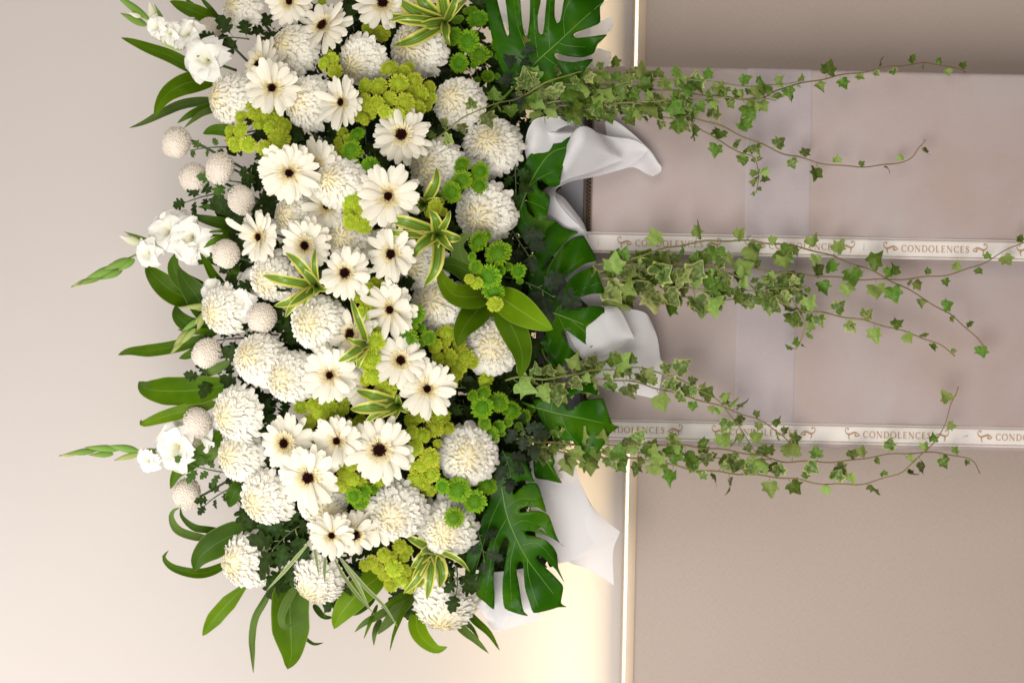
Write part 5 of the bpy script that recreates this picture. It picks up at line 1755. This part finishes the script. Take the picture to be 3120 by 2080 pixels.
# ---------------------------------------------------------------- gladioli
def floret_variant(seed):
    r = random.Random(seed)
    out = []
    for k in range(6):
        ph = 2 * math.pi * k / 6 + r.gauss(0, .1)
        inn = k % 2
        d = Vector((math.cos(ph), math.sin(ph), 0))
        s = Vector((-math.sin(ph), math.cos(ph), 0))
        open_ = r.uniform(.75, 1.1)
        w = r.uniform(.50, .62)
        p1, p2 = r.uniform(0, 6), r.uniform(0, 6)
        mb = MB()
        rows, cols = [], []
        for j in range(9):
            t = j / 8
            a = rad(14 + 78 * open_ * t ** 1.2)
            L = 1.12 * t
            c = Vector((0, 0, -.55)) + d * (L * math.sin(a * .62) * 1.05 + .05) + Vector((0, 0, L * math.cos(a * .85)))
            ww = w * (.22, .40, .58, .76, .92, 1.0, .98, .82, .42)[j]
            row, cr = [], []
            for q in (-1, -.66, -.33, 0, .33, .66, 1):
                ruf = .19 * t * t * math.sin(7 * q + p1 + 4 * t) * abs(q) + .05 * math.sin(9 * t + p2)
                row.append(c + s * (q * ww) + (Vector((0, 0, 1)) - d * .5) * (.22 * q * q * ww + ruf) - d * (.14 * q * q * ww))
                cc = lerp3((.74, .74, .50), (.88, .875, .825), min(1, t * 1.8))
                cr.append(cc)
            rows.append(row)
            cols.append(cr)
        mb.grid(rows, cols)
        out.append(mb.mesh('petal'))
    return out


FLO = [floret_variant(600 + i) for i in range(5)]


def bud_mesh(a, b, w, mb, col, col1, tc, flat=.55):
    """pointed sheath from a (base) to b (tip)"""
    ax = (b - a)
    t = ax.normalized()
    s = t.cross(F_).normalized()
    n = s.cross(t)
    rows, cols = [], []
    for j in range(9):
        k = j / 8
        ww = w * (.35, .75, .95, 1.0, .92, .76, .55, .30, .03)[j]
        rows.append([a + ax * k + s * math.cos(2 * math.pi * i / 8) * ww + n * math.sin(2 * math.pi * i / 8) * ww * flat for i in range(9)])
        cols.append([lerp3(lerp3(col, col1, k), tc, max(0, k - .8) * 4 if k > .8 else 0)] * 9)
    mb.grid(rows, cols)


def gladiolus(label, stem, buds, florets, leaf=None):
    P = [at(*p) for p in stem]
    o = thing('gladiolus', P[-1], label, 'gladiolus', 'white gladioli at the left')
    b0 = P[-1]
    mb = MB()
    mb.tube([p - b0 for p in catmull(P, 6)], .0016, .0032, 6, (.16, .26, .05), (.11, .20, .04))
    obj('stem', mb.mesh('stem'), MAT['stem'], o)
    for (x0, y0, x1, y1, w, d, tone) in buds:
        mb = MB()
        c = {'g': ((.15, .28, .04), (.21, .34, .07)), 'y': ((.27, .36, .08), (.40, .45, .16)), 'w': ((.55, .60, .32), (.82, .82, .70))}[tone]
        bud_mesh(at(x0, y0, d) - b0, at(x1, y1, d - .004) - b0, w * 0.8 * px_at(d), mb, c[0], c[1], (.20, .12, .06) if tone != 'w' else c[1])
        obj('bud', mb.mesh('bud'), MAT['bloom'], o)
    for i, (px, py, r, tx, ty, d) in enumerate(florets):
        f = bpy.data.objects.new('floret', None)
        COL.objects.link(f)
        f.parent = o
        f.matrix_local = Matrix.Translation(at(px, py, d) - b0) @ frame(face_dir(tx, ty), rng.uniform(0, 6)).to_4x4() @ Matrix.Scale(r * 1.12 * px_at(d), 4)
        for me in FLO[(i * 2 + len(label)) % 5]:
            obj('petal', me, MAT['petal'], f)
    return o


gladiolus('white gladiolus at the top left cut by the top edge', [(350, -20, .06), (430, 38, .06), (470, 75, .05), (560, 130, .05), (640, 185, .06), (720, 215, .1)],
          [(452, 58, 340, -25, 15, .05, 'g'), (446, 78, 366, 40, 15, .05, 'g'), (505, 80, 470, 12, 8, .05, 'g'), (560, 150, 470, 115, 16, .05, 'y'), (470, 66, 455, 6, 17, .045, 'w'), (430, 52, 392, 40, 10, .045, 'w')],
          [(470, 82, 34, -.7, .2, .03), (512, 104, 36, -.5, .3, .035), (562, 100, 52, -.5, -.3, .03), (618, 182, 66, -.3, .15, .01)])
gladiolus('white gladiolus at the left centre with a long slanting green spike', [(218, 874, .06), (300, 832, .06), (402, 782, .05), (480, 748, .05), (560, 730, .05), (640, 718, .06), (740, 720, .1)],
          [(270, 850, 216, 876, 9, .06, 'y'), (315, 838, 235, 868, 14, .055, 'g'), (350, 815, 262, 848, 17, .05, 'g'), (372, 822, 305, 852, 15, .05, 'g'), (398, 790, 312, 822, 17, .045, 'g'), (410, 790, 358, 826, 14, .045, 'g'), (470, 745, 378, 706, 11, .05, 'g'), (520, 742, 430, 732, 13, .05, 'g'), (505, 745, 440, 800, 12, .05, 'y'), (548, 700, 518, 656, 6, .04, 'g'), (428, 742, 364, 718, 17, .035, 'w')],
          [(444, 772, 44, -.5, .25, .02), (500, 700, 62, -.5, -.2, .02), (545, 672, 42, -.3, -.5, .04), (574, 724, 66, -.3, .1, .0), (570, 775, 40, -.2, .6, .01)])
gladiolus('lowest white gladiolus with a straight green spike pointing left', [(181, 1388, .06), (260, 1376, .06), (350, 1370, .06), (466, 1370, .05), (560, 1350, .05), (640, 1328, .06), (740, 1300, .1)],
          [(235, 1380, 179, 1389, 8, .06, 'y'), (290, 1372, 200, 1382, 13, .055, 'g'), (345, 1382, 270, 1386, 12, .05, 'g'), (365, 1368, 256, 1362, 14, .05, 'g'), (420, 1372, 330, 1357, 15, .045, 'g'), (425, 1381, 346, 1402, 12, .045, 'y'), (485, 1378, 440, 1366, 10, .05, 'g'), (482, 1410, 456, 1436, 7, .05, 'y'), (598, 1330, 555, 1328, 12, .04, 'g')],
          [(446, 1408, 38, -.5, .5, .03), (530, 1366, 72, -.35, .1, .01), (600, 1350, 54, -.3, .4, .03), (548, 1305, 36, -.2, -.5, .04), (650, 1325, 48, -.2, .3, .04)])
gladiolus('white gladiolus with a small open floret at the left centre', [(551, 935, .0), (620, 930, -.02), (694, 922, -.02), (760, 910, .0), (850, 905, .06)],
          [(650, 932, 550, 936, 13, -.02, 'y'), (694, 925, 600, 946, 15, -.025, 'y'), (700, 916, 640, 922, 17, -.03, 'g'), (620, 952, 600, 1008, 12, -.02, 'y'), (832, 908, 768, 918, 14, -.01, 'g')],
          [(728, 922, 46, -.2, .1, -.06), (770, 862, 56, -.3, -.3, -.03), (640, 880, 36, -.5, -.2, .0)])
gladiolus('budded green gladiolus spike drooping below the small floret', [(520, 1078, .03), (556, 1020, .02), (590, 985, .01), (626, 950, .0), (700, 930, .05)],
          [(560, 1030, 520, 1080, 11, .02, 'y'), (575, 1005, 528, 1055, 13, .015, 'y'), (596, 1000, 548, 1052, 12, .01, 'y'), (610, 970, 552, 1010, 12, .01, 'g'), (630, 948, 590, 990, 13, .005, 'y'), (626, 950, 605, 1005, 11, .0, 'y')], [])
